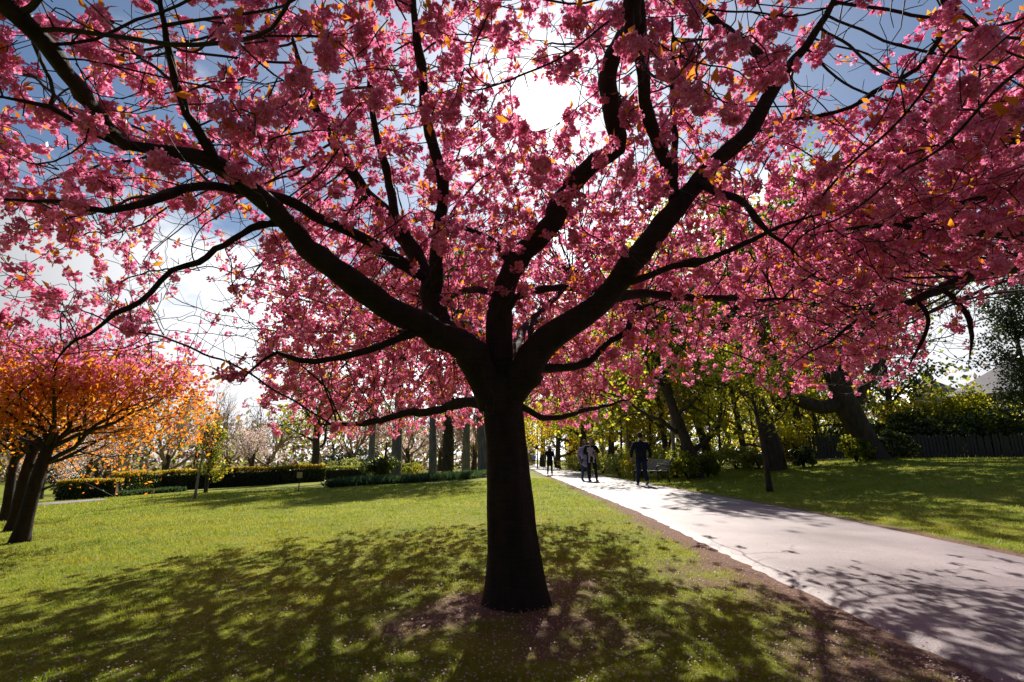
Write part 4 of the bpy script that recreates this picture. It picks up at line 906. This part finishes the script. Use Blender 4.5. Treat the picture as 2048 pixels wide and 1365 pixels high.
# boundary: paling fence, shrubbery and house
FX0, FX1, FY0, FY1 = 13.5, 40.0, 27.0, 25.0
def fence():
    a = np.array((FX0, FY0)); b = np.array((FX1, FY1)); L_ = np.linalg.norm(b-a); n = 150; rz = math.atan2(b[1]-a[1], b[0]-a[0])
    g = np.array((a[0], a[1], T(*a))); root = empty('paling_fence', g, 'dark wooden paling fence along the far edge of the right lawn', 'fence')
    r = np.random.default_rng(17)
    me = MB().box((-0.07, -0.012, 0), (0.07, 0.012, 1.15)).poly([(-0.07, -0.012, 1.15), (0.07, -0.012, 1.15), (0.07, 0.012, 1.15), (-0.07, 0.012, 1.15), (0, -0.012, 1.24), (0, 0.012, 1.24)], [(0, 1, 4), (3, 5, 2), (0, 4, 5, 3), (1, 2, 5, 4)])
    pm = new_mesh('paling', me.v, faces=me.f); pm.materials.append(M['fence_wood'])
    rails = MB(); posts = []
    zs_ = lambda t: T(*(a+(b-a)*t))-g[2]
    for k in range(n):
        t = (k+0.5)/n; p = a+(b-a)*t; o = link('paling', pm, None, root, (p[0]-g[0], p[1]-g[1], zs_(t)-0.03)); o.rotation_euler = (r.normal()*0.01, r.normal()*0.02, rz); o.scale = (1, 1, r.uniform(0.95, 1.06))
    for zz in (0.3, 0.9):
        pts = np.array([(*(a+(b-a)*t-a), zs_(t)+zz) for t in np.linspace(0, 1, 24)]); pts[:, 1] += 0.045
        MB().tube(pts, 0.04, 4).build('rail', M['fence_wood'], root)
    for k in range(0, 12):
        t = k/11; p = (b-a)*t; o = MB().box((p[0]-0.05, p[1]+0.06, zs_(t)-0.1), (p[0]+0.05, p[1]+0.16, zs_(t)+1.2)).build('post', M['fence_wood'], root)
fence()
poly_strip('lane', [(12.5, 25.6), (20, 25.2), (28, 24.4), (45, 23.0)], 0.6, 0.03)
SB = [(1850, 30, 2.4, 3.9, 'green shrub tree over the paling fence beside the forked tree', 'green_leaf', 'yellow_leaf'), (1905, 31, 3.0, 4.6, 'tall lime-green shrub tree over the fence', 'lime_leaf', 'green_leaf'),
      (1960, 30, 2.6, 4.2, 'olive-green shrub tree over the fence beside the house', 'lime_leaf', 'green_leaf'), (1990, 28.5, 3.2, 2.9, 'dark glossy laurel over the fence below the house', 'dark_leaf', 'green_leaf'),
      (1900, 28.3, 3.0, 2.4, 'dark undergrowth leaning over the fence', 'dark_leaf', 'green_leaf'), (1835, 28.5, 2.0, 2.6, 'dark bush at the left end of the fence shrubbery', 'dark_leaf', 'green_leaf'),
      (2060, 28.5, 3.4, 3.2, 'dark laurel at the right end of the fence shrubbery', 'dark_leaf', 'lime_leaf'), (1820, 35, 2.2, 3.6, 'orange-gold shrub glowing behind the fence', 'yellow_leaf', 'bronze_leaf'),
      (1740, 30, 3.2, 2.2, 'dark bush behind the forked tree', 'dark_leaf', 'green_leaf'), (1660, 31, 3.0, 2.0, 'dark green bush under the long low limb', 'green_leaf', 'dark_leaf'), (2160, 29, 3.4, 4.5, 'dark laurel past the house', 'dark_leaf', 'green_leaf')]
for i, (px, y, rx, h, lab, m1, m2) in enumerate(SB):
    shrub('boundary_shrub', GX(px, y, 905), rx, rx*0.55, h, lab, m1, 4200, 0.19, 260+i, 'shrubbery along the fence', mat2=m2, frac2=0.3)
r_ = np.random.default_rng(77)
make_tree('holly_tree', GX(2085, 24.0, 905), 'dark glossy holly standing tall before the house', None, r_, [(0, 0, -0.1), (0, 0, 1.5), (0, 0, 4), (0, 0, 7.5)], [0.2, 0.16, 0.1, 0.03], 14, 1.5, 2, 0.2, 'dark_leaf', 9000, 0.14, spread=0.3, ang=1.1)
def far_wood(name, x0, x1, y0, y1, n, mats, label, seed, hmean, ls):
    r = np.random.default_rng(seed); root = empty(name, ((x0+x1)/2, (y0+y1)/2, T((x0+x1)/2, (y0+y1)/2)), label, 'woodland'); root['kind'] = 'stuff'; g = np.array(root.location)
    for k, (m_, fr) in enumerate(mats):
        nn_ = int(n*fr); x = r.uniform(x0, x1, nn_); y = r.uniform(y0, y1, nn_)
        top = hmean*(1+0.22*np.sin(x*0.21+seed)+0.16*np.sin(x*0.53+k)+0.12*np.sin(x*1.3)); z = terrain(x, y)+top*r.random(nn_)**1.25
        v, q = rhomb_verts(np.stack([x, y, z], -1)-g, r.uniform(0.6, 1.3, nn_)*ls, r.uniform(0.4, 0.8, nn_)*ls, r)
        tag(link('foliage', new_mesh('foliage', v, quads=q), M[m_], root), kind='stuff')
    tk = []
    for k in range(int((x1-x0)/2.2)):
        x = r.uniform(x0, x1); y = r.uniform(y0, y1); z = T(x, y); h = hmean*r.uniform(0.6, 0.95)
        tk.append((np.array([(x, y, z-0.2), (x+r.normal()*0.2, y, z+h*0.5), (x+r.normal()*0.6, y, z+h)])-g, np.array([0.28, 0.2, 0.05]), 5))
    tag(link('trunks', tubes_mesh('trunks', tk), M['wood_bark'], root), kind='stuff')
M['bare_haze'] = leaf_mat('twig_mass', [(0.16, 0.10, 0.075), (0.26, 0.17, 0.13), (0.34, 0.24, 0.19)], [(0.3, 0.19, 0.14), (0.42, 0.28, 0.21), (0.5, 0.36, 0.28)], 0.4)
far_wood('far_wood', -120, 4, 78, 100, 15000, [('bare_haze', 0.55), ('pale_blossom', 0.12), ('green_leaf', 0.33)], 'distant bare and budding wood closing the view behind the left lawn', 1, 10.5, 1.0)
far_wood('far_wood', 8, 110, 62, 85, 15000, [('green_leaf', 0.4), ('bare_haze', 0.3), ('yellow_leaf', 0.12), ('dark_leaf', 0.18)], 'distant dense spring wood closing the view right of the path', 2, 9.5, 0.85)

# ------------------------------------------------------------------ the house behind the shrubbery
def brick_mat():
    m, nt, N, L, out = base_mat('red_brick'); p = N('ShaderNodeBsdfPrincipled'); p.inputs['Roughness'].default_value = 0.85
    tc = N('ShaderNodeTexCoord'); b = N('ShaderNodeTexBrick'); b.inputs['Scale'].default_value = 4.5; b.inputs['Color1'].default_value = (0.30, 0.12, 0.08, 1); b.inputs['Color2'].default_value = (0.22, 0.09, 0.065, 1)
    b.inputs['Mortar'].default_value = (0.35, 0.31, 0.27, 1); mp = N('ShaderNodeMapping'); mp.inputs['Rotation'].default_value = (math.pi/2, 0, 0); L(tc.outputs['Object'], mp.inputs['Vector']); L(mp.outputs['Vector'], b.inputs['Vector'])
    L(b.outputs['Color'], p.inputs['Base Color']); L(p.outputs[0], out.inputs['Surface']); return m
M['brick'] = brick_mat()
M['slate'] = solid_mat('slate_roof', (0.13, 0.12, 0.13), (0.22, 0.19, 0.20), 5, 0.45, 0.3, stretch=(1, 1, 6))
M['white_paint'] = solid_mat('white_paint', (0.72, 0.71, 0.68), (0.8, 0.79, 0.76), 3, 0.5)
M['glass'] = solid_mat('window_glass', (0.02, 0.025, 0.03), (0.03, 0.035, 0.04), 3, 0.08, spec=0.8)
M['terracotta'] = solid_mat('terracotta', (0.35, 0.14, 0.08), (0.42, 0.19, 0.11), 8, 0.8)
def house(px, y, w, d, eave, ridge, label, chim=True, rz=0.0):
    g = GX(px, y, 905); root = empty('brick_house', g, label, 'house', rz=rz)
    MB().box((-w/2, -d/2, -0.5), (w/2, d/2, eave)).build('wall', M['brick'], root)
    o = 0.35; e = eave+0.002; i = d/2+o; hw = w/2+o; hd = d/2+o; rl = max(0.3, hw-hd*0.95)
    rf = MB().poly([(-hw, -hd, e), (hw, -hd, e), (hw, hd, e), (-hw, hd, e), (-rl, 0, ridge), (rl, 0, ridge)], [(0, 1, 5, 4), (1, 2, 5), (2, 3, 4, 5), (3, 0, 4), (3, 2, 1, 0)]).build('roof', M['slate'], root)
    for pa, pb in (((-hw, -hd, e), (-rl, 0, ridge)), ((hw, -hd, e), (rl, 0, ridge)), ((-rl, 0, ridge), (rl, 0, ridge))):
        MB().tube([pa, tuple((np.array(pa)+np.array(pb))/2), pb], 0.09, 6).build('ridge_tiles', M['slate'], rf)
    for x in np.linspace(-w/2+1.2, w/2-1.2, max(2, int(w/2.6))):
        for z in (0.9, 3.6):
            if z+1.4 > eave: continue
            wn = MB().box((x-0.55, -d/2-0.04, z), (x+0.55, -d/2+0.02, z+1.4)).build('window', M['white_paint'], root)
            for sx in (-1, 1):
                for sz in (0, 1): MB().box((x+sx*0.26-0.21, -d/2-0.055, z+0.09+sz*0.63), (x+sx*0.26+0.21, -d/2-0.03, z+0.67+sz*0.63)).build('pane', M['glass'], wn)
            MB().box((x-0.65, -d/2-0.12, z-0.09), (x+0.65, -d/2+0.02, z-0.003)).build('sill', M['white_paint'], wn)
    if chim:
        c = MB().box((rl*0.4-0.5, -0.35, ridge-1.0), (rl*0.4+0.5, 0.35, ridge+1.1)).build('chimney', M['brick'], root)
        for k in range(4): MB().tube([(rl*0.4-0.36+k*0.24, 0, ridge+1.08), (rl*0.4-0.36+k*0.24, 0, ridge+1.3), (rl*0.4-0.36+k*0.24, 0, ridge+1.5)], 0.09, 8).build('chimney_pot', M['terracotta'], c)
    return root
house(2085, 44, 9.0, 7.0, 5.4, 8.6, 'brick house with hipped slate roof showing above the shrubbery', chim=False, rz=0.35)
house(1875, 75, 10.0, 8.0, 7.6, 11.4, 'far brick house with a row of chimney pots above the shrub trees')

# ------------------------------------------------------------------ bench, sign
def bench():
    g = np.array((5.85, 22.4, T(5.85, 22.4))); root = empty('park_bench', g, 'black iron park bench with weathered slats facing the path behind the walking man', 'bench', rz=math.radians(-70))
    # local: +x along the seat, seat looks towards -y
    Lh = 0.85
    for sx in (-Lh, Lh):
        m = MB()
        m.tube([(sx, 0.28, 0.40), (sx, 0.33, 0.60), (sx, 0.40, 0.80), (sx, 0.50, 0.93), (sx, 0.56, 0.92), (sx, 0.57, 0.86)], 0.028, 8)
        m.tube([(sx, 0.30, 0.42), (sx, 0.05, 0.40), (sx, -0.22, 0.43)], 0.026, 8)
        m.build('end_frame', M['black_iron'], root, True)
        MB().tube([(sx, -0.20, 0.42), (sx, -0.24, 0.22), (sx, -0.20, 0.10), (sx, -0.27, 0.0)], 0.028, 8).build('leg', M['black_iron'], root, True)
        MB().tube([(sx, 0.28, 0.42), (sx, 0.24, 0.22), (sx, 0.30, 0.10), (sx, 0.40, 0.0)], 0.028, 8).build('leg', M['black_iron'], root, True)
        MB().tube([(sx, 0.33, 0.64), (sx, 0.05, 0.66), (sx, -0.20, 0.65), (sx, -0.27, 0.58), (sx, -0.22, 0.43)], 0.022, 8).build('armrest', M['black_iron'], root, True)
    sl_ = MB().box((-0.92, -0.035, -0.014), (0.92, 0.035, 0.014)); me = new_mesh('slat', sl_.v, faces=sl_.f); me.materials.append(M['slat_wood'])
    for k in range(6): link('slat', me, None, root, (0, -0.20+k*0.092, 0.45+0.004*math.sin(k)))
    for k in range(5):
        t = k/4; o = link('slat', me, None, root, (0, 0.30+0.16*t*t+0.04*t, 0.54+0.34*t)); o.rotation_euler = (math.radians(62+8*t), 0, 0)
bench()
def small_sign():
    g = G(597, 982); root = empty('sign_post', g, 'small yellowish plaque on a thin black post on the lawn', 'sign')
    MB().tube([(0, 0, -0.05), (0, 0, 0.3), (0, 0, 0.62)], 0.022, 6).build('post', M['black_iron'], root)
    MB().box((-0.15, -0.15, -0.0), (0.15, 0.15, 0.03)).build('base', M['black_iron'], root)
    MB().box((-0.12, -0.035, 0.55), (0.12, -0.018, 0.80)).build('plaque', M['hedge_sign'], root, bevel=0.004)
M['hedge_sign'] = solid_mat('sign_face', (0.45, 0.35, 0.12), (0.5, 0.4, 0.15), 6, 0.5)
small_sign()

# ------------------------------------------------------------------ people
def skin_mesh(chains, sub=2):
    """chains: list of [(point, radius or (rx, ry))]; points that coincide are joined"""
    vs, rs, es, key = [], [], [], {}
    for ch in chains:
        prev = None
        for p, r in ch:
            k = tuple(round(float(c), 4) for c in p)
            if k not in key: key[k] = len(vs); vs.append(k); rs.append(r if isinstance(r, tuple) else (r, r))
            i = key[k]
            if prev is not None and prev != i: es.append((prev, i))
            prev = i
    me = bpy.data.meshes.new('tmp'); me.from_pydata(vs, es, []); o = bpy.data.objects.new('tmp', me); COL.objects.link(o)
    m = o.modifiers.new('skin', 'SKIN'); m.use_smooth_shade = True
    sd = me.skin_vertices[0].data
    for i, r in enumerate(rs): sd[i].radius = r; sd[i].use_root = (i == 0)
    s_ = o.modifiers.new('sub', 'SUBSURF'); s_.levels = sub; s_.render_levels = sub
    dg = bpy.context.evaluated_depsgraph_get(); dg.update(); ev = o.evaluated_get(dg); em = ev.to_mesh()
    V = [tuple(v.co) for v in em.vertices]; F = [list(p.vertices) for p in em.polygons]; ev.to_mesh_clear()
    bpy.data.objects.remove(o); bpy.data.meshes.remove(me); return V, F
def ellipsoid(c, r, nu=14, nv=10, fn=None):
    V, F = [], []
    for j in range(nv+1):
        ph = math.pi*j/nv-math.pi/2
        for i in range(nu):
            a = 2*math.pi*i/nu; d = np.array((math.cos(a)*math.cos(ph), math.sin(a)*math.cos(ph), math.sin(ph))); k = 1.0 if fn is None else fn(d)
            V.append(tuple(np.array(c)+d*np.array(r)*k))
    for j in range(nv):
        for i in range(nu): F.append([j*nu+i, j*nu+(i+1) % nu, (j+1)*nu+(i+1) % nu, (j+1)*nu+i])
    return V, F
def join(*parts):
    V, F = [], []
    for v, f in parts: n = len(V); V += list(v); F += [[i+n for i in q] for q in f]
    return V, F
M['skin'] = solid_mat('skin', (0.42, 0.24, 0.17), (0.50, 0.30, 0.22), 6, 0.55)
M['eye'] = solid_mat('eye', (0.02, 0.018, 0.016), None, 5, 0.3)
CL = lambda n, c, c2=None: solid_mat(n, c, c2 or tuple(min(1, x*1.5) for x in c), 14, 0.85, 0.25, spec=0.2)
M['navy'] = CL('navy_cloth', (0.010, 0.012, 0.022)); M['black_cloth'] = CL('black_cloth', (0.010, 0.010, 0.011)); M['jeans'] = CL('dark_jeans', (0.012, 0.020, 0.045))
M['dark_trousers'] = CL('dark_trousers', (0.012, 0.012, 0.016)); M['teal_jeans'] = CL('blue_jeans', (0.02, 0.05, 0.10)); M['lilac'] = CL('lilac_coat', (0.30, 0.26, 0.45), (0.38, 0.34, 0.54))
M['pale_knit'] = CL('pale_knit', (0.42, 0.34, 0.38), (0.52, 0.44, 0.47)); M['brown_tights'] = CL('brown_tights', (0.06, 0.035, 0.03)); M['blue_shirt'] = CL('light_blue_cloth', (0.30, 0.38, 0.60))
M['grey_shoe'] = CL('grey_shoe', (0.25, 0.23, 0.24)); M['black_shoe'] = CL('black_shoe', (0.012, 0.012, 0.012)); M['brown_hair'] = CL('brown_hair', (0.03, 0.018, 0.012)); M['blond_hair'] = CL('blond_hair', (0.42, 0.30, 0.18), (0.55, 0.42, 0.28))
M['ginger_hair'] = CL('light_brown_hair', (0.12, 0.06, 0.03)); M['sky_shirt'] = CL('pale_blue_hem', (0.35, 0.55, 0.75))
def person(loc, facing, H, label, pose, top, legs, shoe, hair, hairstyle='short', coat=0.0, hem=None, scarf=None, group=None, bag=None):
    """local frame: faces -Y when facing = 0; pose gives hands, feet, knees in body units of H"""
    s = H/1.75; root = empty('person', loc, label, 'person', group, rz=facing); root.scale = (1.14, 1.14, 1.0)
    A_ = lambda *p: np.array(p)*s
    hipz = 0.92; pel = A_(0, 0, hipz+0.02); chest = A_(0, pose.get('lean', 0.0)*-1, 1.30); neck = chest+A_(0, -0.005, 0.20); head = neck+A_(pose.get('hx', 0), -0.012, 0.165)
    sh = {-1: chest+A_(-0.19, 0.0, 0.10), 1: chest+A_(0.19, 0.0, 0.10)}
    hip = {-1: A_(-0.09, 0, hipz-0.03), 1: A_(0.09, 0, hipz-0.03)}
    elb = {k: A_(*pose['elbow'][k]) for k in (-1, 1)}; hnd = {k: A_(*pose['hand'][k]) for k in (-1, 1)}
    kne = {k: A_(*pose['knee'][k]) for k in (-1, 1)}; ank = {k: A_(*pose['ankle'][k]) for k in (-1, 1)}
    # body: one continuous figure with hands and fingers
    ch = [[(pel, (0.13*s, 0.10*s)), (A_(0, 0, 1.10)+0.4*(chest-A_(0, 0, 1.30)), (0.12*s, 0.085*s)), (chest, (0.14*s, 0.095*s)), (neck-A_(0, 0, 0.05), 0.06*s), (neck, 0.05*s), (neck+A_(0, -0.005, 0.06), 0.05*s)]]
    for k in (-1, 1):
        ch.append([(chest, (0.14*s, 0.095*s)), (sh[k], 0.05*s), (elb[k], 0.038*s), (hnd[k], 0.026*s)])
        ch.append([(pel, (0.13*s, 0.10*s)), (hip[k], 0.085*s), (kne[k], 0.052*s), (ank[k], 0.036*s)])
        d = unit(hnd[k]-elb[k]); sd = unit(np.cross(d, np.array((0, 1.0, 0.15)))); pc = hnd[k]+d*0.055*s
        ch.append([(hnd[k], 0.026*s), (pc, (0.036*s, 0.018*s))])
        nrm = unit(np.cross(d, sd))
        for j, (o_, l_) in enumerate(((-0.030, 0.062), (-0.010, 0.074), (0.010, 0.070), (0.029, 0.054))):
            b0 = pc+sd*o_*s*0.9+d*0.022*s; ch.append([(pc, (0.036*s, 0.018*s)), (b0, 0.010*s), (b0+d*l_*0.5*s+nrm*0.006*s, 0.0085*s), (b0+d*l_*0.92*s+nrm*0.022*s, 0.0075*s)])
        t0 = hnd[k]+d*0.03*s+sd*0.034*s; ch.append([(hnd[k], 0.026*s), (t0, 0.012*s), (t0+d*0.03*s+sd*0.022*s, 0.010*s), (t0+d*0.06*s+sd*0.026*s, 0.008*s)])
    B_ = skin_mesh(ch, 1)
    def hshape(d):
        k = 1.0
        if d[1] < -0.3: k *= 0.97
        if d[2] < -0.2: k *= 1+0.16*(d[2]+0.2)
        return k
    hd = ellipsoid(head, (0.074*s, 0.094*s, 0.116*s), 18, 14, hshape)
    nose = ellipsoid(head+A_(0, -0.094, -0.012), (0.014*s, 0.020*s, 0.026*s), 8, 6); mouth = ellipsoid(head+A_(0, -0.082, -0.055), (0.026*s, 0.012*s, 0.009*s), 8, 6)
    ears = [ellipsoid(head+A_(k*0.075, 0.005, -0.008), (0.012*s, 0.022*s, 0.032*s), 8, 6) for k in (-1, 1)]
    V, F = join(B_, hd, nose, mouth, *ears); bo = link('body', new_mesh('body', V, faces=F, smooth=True), M['skin'], root)
    for k in (-1, 1): V, F = ellipsoid(head+A_(k*0.030, -0.084, 0.012), (0.011*s, 0.009*s, 0.008*s), 8, 6); link('eye', new_mesh('eye', V, faces=F, smooth=True), M['eye'], root)
    # hair
    if hairstyle != 'bald':
        hc = head+A_(0, 0.016, 0.022)
        parts = [ellipsoid(hc, (0.083*s, 0.094*s, 0.110*s), 18, 12, lambda d: 0.62 if (d[1] < -0.35 and d[2] < 0.30) else 1.0+0.03*math.sin(9*d[0]+7*d[2]))]
        if hairstyle == 'long': parts += [ellipsoid(head+A_(k*0.074, -0.005, -0.08), (0.036*s, 0.06*s, 0.17*s), 10, 10, lambda d: 1+0.06*math.sin(8*d[2]+5*d[0])) for k in (-1, 1)]+[ellipsoid(head+A_(0, 0.055, -0.10), (0.075*s, 0.045*s, 0.18*s), 12, 10)]
        V, F = join(*parts); link('hair', new_mesh('hair', V, faces=F, smooth=True), hair, root)
    # top: jacket or coat with sleeves
    w = 1.0+0.0; wr = {k: hnd[k]-unit(hnd[k]-elb[k])*0.03*s for k in (-1, 1)}; low = hipz+0.02-coat
    ch = [[(A_(0, 0, hipz+0.06), (0.165*s, 0.125*s)), (A_(0, 0, 1.10)+0.4*(chest-A_(0, 0, 1.30)), (0.158*s, 0.122*s)), (chest, (0.178*s, 0.130*s)), (chest+A_(0, 0, 0.12), (0.115*s, 0.10*s)), (neck-A_(0, -0.005, 0.02), (0.078*s, 0.075*s)), (neck+A_(0, 0.008, 0.03), (0.07*s, 0.068*s))]]
    ch.append([(A_(0, 0, hipz+0.06), (0.165*s, 0.125*s)), (A_(0, 0, low), ((0.168+0.10*coat)*s, (0.128+0.10*coat)*s))])
    for k in (-1, 1): ch.append([(chest, (0.178*s, 0.130*s)), (sh[k], (0.078*s, 0.078*s)), ((sh[k]+elb[k])/2, 0.066*s), (elb[k], 0.057*s), (wr[k], 0.044*s)])
    V, F = skin_mesh(ch, 2); link('jacket' if coat < 0.2 else 'coat', new_mesh('jacket', V, faces=F, smooth=True), top, root)
    if hem is not None: V, F = skin_mesh([[(A_(0, 0, hipz+0.02), (0.158*s, 0.12*s)), (A_(0, 0, hipz-0.09), (0.160*s, 0.122*s))]], 2); link('shirt_hem', new_mesh('shirt_hem', V, faces=F, smooth=True), hem, root)
    if scarf is not None: V, F = ellipsoid(neck+A_(0, -0.02, -0.01), (0.105*s, 0.10*s, 0.075*s), 14, 8, lambda d: 1+0.05*math.sin(9*d[0]+6*d[2])); link('scarf', new_mesh('scarf', V, faces=F, smooth=True), scarf, root)
    ch = [[(pel, (0.148*s, 0.115*s)), (pel+A_(0, 0, 0.08), (0.14*s, 0.11*s))]]
    for k in (-1, 1): ch.append([(pel, (0.148*s, 0.115*s)), (hip[k]-A_(0, 0, 0.05), (0.10*s, 0.10*s)), ((hip[k]+kne[k])/2, 0.084*s), (kne[k], 0.066*s), ((kne[k]+ank[k])/2, 0.06*s), (ank[k]+A_(0, 0, -0.02), 0.052*s)])
    V, F = skin_mesh(ch, 2); link('trousers', new_mesh('trousers', V, faces=F, smooth=True), legs, root)
    for k in (-1, 1):
        fdir = A_(*pose.get('foot', {}).get(k, (0, -1, 0)))/s; a = ank[k]; heel = a+A_(0, 0.03, -0.055); toe = a+fdir*0.17*s+A_(0, 0, -0.062)
        V, F = skin_mesh([[(a+A_(0, 0, 0.01), 0.045*s), (heel, (0.042*s, 0.035*s)), ((heel+toe)/2, (0.046*s, 0.036*s)), (toe, (0.038*s, 0.024*s))]], 2); link('shoe', new_mesh('shoe', V, faces=F, smooth=True), shoe, root)
    if bag is not None:
        V, F = ellipsoid(A_(*bag), (0.05*s, 0.11*s, 0.12*s), 12, 8, lambda d: 1.0); link('handbag', new_mesh('handbag', V, faces=F, smooth=True), M['black_cloth'], root)
    return root
WALK = dict(elbow={-1: (-0.27, 0.06, 1.13), 1: (0.28, 0.02, 1.13)}, hand={-1: (-0.28, -0.03, 0.88), 1: (0.29, -0.02, 0.88)},
            knee={-1: (-0.10, -0.02, 0.50), 1: (0.10, 0.03, 0.50)}, ankle={-1: (-0.105, 0.20, 0.16), 1: (0.105, -0.12, 0.085)}, foot={-1: (0, -0.75, -0.42), 1: (0, -1, 0)})
STAND = dict(elbow={-1: (-0.27, 0.03, 1.13), 1: (0.27, 0.03, 1.13)}, hand={-1: (-0.28, -0.05, 0.90), 1: (0.28, -0.05, 0.90)},
             knee={-1: (-0.10, -0.02, 0.50), 1: (0.11, -0.03, 0.50)}, ankle={-1: (-0.11, 0.04, 0.085), 1: (0.12, -0.10, 0.085)})
STROLL = dict(WALK); STROLL['elbow'] = {-1: (-0.235, 0.05, 1.13), 1: (0.235, 0.02, 1.13)}; STROLL['hand'] = {-1: (-0.23, -0.03, 0.88), 1: (0.24, -0.02, 0.86)}
PZ = lambda x, y: T(x, y)+0.022*(1+0.02*max(0, y-10))
def at_path(px, y, py): r, f, u = ray(px, py); x = r*y/f; return np.array((x, y, PZ(x, y)))
person(at_path(1285, 18.6, 970), math.pi, 1.80, 'man in navy jacket and dark jeans walking away along the path past the bench', WALK, M['navy'], M['jeans'], M['grey_shoe'], M['brown_hair'], hem=M['sky_shirt'])
CARRY = dict(STAND); CARRY['elbow'] = {-1: (-0.27, -0.02, 1.12), 1: (0.30, 0.0, 1.16)}; CARRY['hand'] = {-1: (-0.02, -0.24, 1.07), 1: (0.10, -0.24, 1.16)}
CARRY['ankle'] = {-1: (-0.09, -0.02, 0.085), 1: (0.20, 0.06, 0.085)}; CARRY['knee'] = {-1: (-0.10, -0.04, 0.50), 1: (0.15, 0.0, 0.50)}
cpos = at_path(1184, 22.6, 964)
person(cpos, 0.1, 1.78, 'person in black jacket and dark trousers standing on the path carrying a small child', CARRY, M['black_cloth'], M['dark_trousers'], M['black_shoe'], M['ginger_hair'])
person(at_path(1171, 23.1, 962), 0.25, 1.70, 'person in long lilac coat and blue jeans beside the one carrying a child', STAND, M['lilac'], M['teal_jeans'], M['black_shoe'], M['ginger_hair'], 'long', coat=0.38, scarf=M['pale_knit'])
KID = dict(elbow={-1: (-0.27, -0.08, 1.15), 1: (0.27, -0.08, 1.15)}, hand={-1: (-0.22, -0.26, 1.20), 1: (0.20, -0.26, 1.18)}, knee={-1: (-0.20, -0.22, 0.66), 1: (0.20, -0.22, 0.66)}, ankle={-1: (-0.18, -0.10, 0.30), 1: (0.18, -0.10, 0.30)})
person(cpos+np.array((-0.07, -0.30, 0.66)), 0.3, 0.86, 'small child in pale pinkish clothes held in the arms of the black-jacketed person', KID, M['pale_knit'], M['pale_knit'], M['white_paint'], M['ginger_hair'])
person(at_path(1100, 31.5, 952), 0.0, 1.68, 'blond woman in long black coat and boots with a handbag walking along the path', STROLL, M['black_cloth'], M['brown_tights'], M['black_shoe'], M['blond_hair'], 'long', coat=0.42, scarf=M['jeans'], bag=(0.27, 0.0, 0.72))
person(at_path(1068, 76.0, 933), math.pi, 1.75, 'tiny far figure in light blue top and dark shorts at the end of the path', WALK, M['blue_shirt'], M['dark_trousers'], M['grey_shoe'], M['brown_hair'])

# ------------------------------------------------------------------ grass, fallen petals
def grass():
    r = np.random.default_rng(900); n = 450000
    y = 2.2*np.exp(r.random(n)*math.log(26/2.2)); x = r.uniform(-1.12, 1.12, n)*y
    b = bareness(x, y); ok = (r.random(n) > b*1.25-0.12) & ~((x > PATH_L+path_shift(y)-0.01) & (x < PATH_R+path_shift(y)*0.8+0.01)); ok &= np.hypot(x-TRUNK_X, y-TRUNK_Y) > 0.16
    x, y = x[ok], y[ok]; n = len(x); z = terrain(x, y)-0.004
    tuft = 0.62+0.95*sstep(vnoise(x, y, 6.0, 8)*0.55+0.4)*sstep(vnoise(x, y, 1.9, 9)*0.5+0.6); h = (0.022+0.0016*y)*r.uniform(0.55, 1.35, n)*tuft; w = 0.0011*y*r.uniform(0.7, 1.3, n)+0.0012
    a = r.uniform(0, 6.283, n); sd = np.stack([np.cos(a), np.sin(a), np.zeros(n)], -1); ln = r.normal(size=(n, 2))*0.55
    p = np.stack([x, y, z], -1); tipp = p+np.stack([ln[:, 0]*h, ln[:, 1]*h, h], -1)
    v = np.stack([p-sd*w[:, None]*0.5, p+sd*w[:, None]*0.5, tipp], 1).reshape(-1, 3)
    tag(link('grass', new_mesh('grass', v, tris=np.arange(n*3).reshape(-1, 3)), M['grass']), 'short green lawn grass with bare patches around the near cherry', 'grass', kind='stuff')
grass()
def petals():
    r = np.random.default_rng(901); n = 24000; y = 2.3*np.exp(r.random(n)*math.log(13/2.3)); x = r.uniform(-1.1, 1.1, n)*y
    dens = np.clip(1.1-np.hypot((x-0.6)/4.2, (y-4.5)/6.5), 0.06, 1); e = np.abs(x-(PATH_L+path_shift(y))); dens = np.maximum(dens, np.exp(-(e/0.4)**2))
    onp = (x > PATH_L+path_shift(y)) & (x < PATH_R); dens = np.where(onp, dens*0.22, dens); ok = r.random(n) < dens; x, y, onp = x[ok], y[ok], onp[ok]; n = len(x)
    z = terrain(x, y)+np.where(onp, 0.026, 0.012+0.014*r.random(n)); d = unit(np.stack([r.normal(size=n), r.normal(size=n), r.normal(size=n)*0.25], -1)); ln = r.uniform(0.010, 0.020, n)
    v, t = leaf_verts(np.stack([x, y, z], -1), ln, ln*0.85, r, d, 0.5, nrm=np.tile(np.array((0.05, 0.1, 1.0)), (n, 1)))
    tag(link('fallen_petals', new_mesh('fallen_petals', v, tris=t), M['petal_litter']), 'pale fallen petals scattered over grass and path edge', 'petals', kind='stuff')
petals()

# unseen evergreens added behind the camera to block low sky light from the rear
far_wood('added_shade_belt', -45, 45, -24, -15, 11000, [('dark_leaf', 0.7), ('green_leaf', 0.3)], 'added belt of dark evergreens, unseen behind the camera, cutting the rear sky light', 3, 11.0, 1.1)
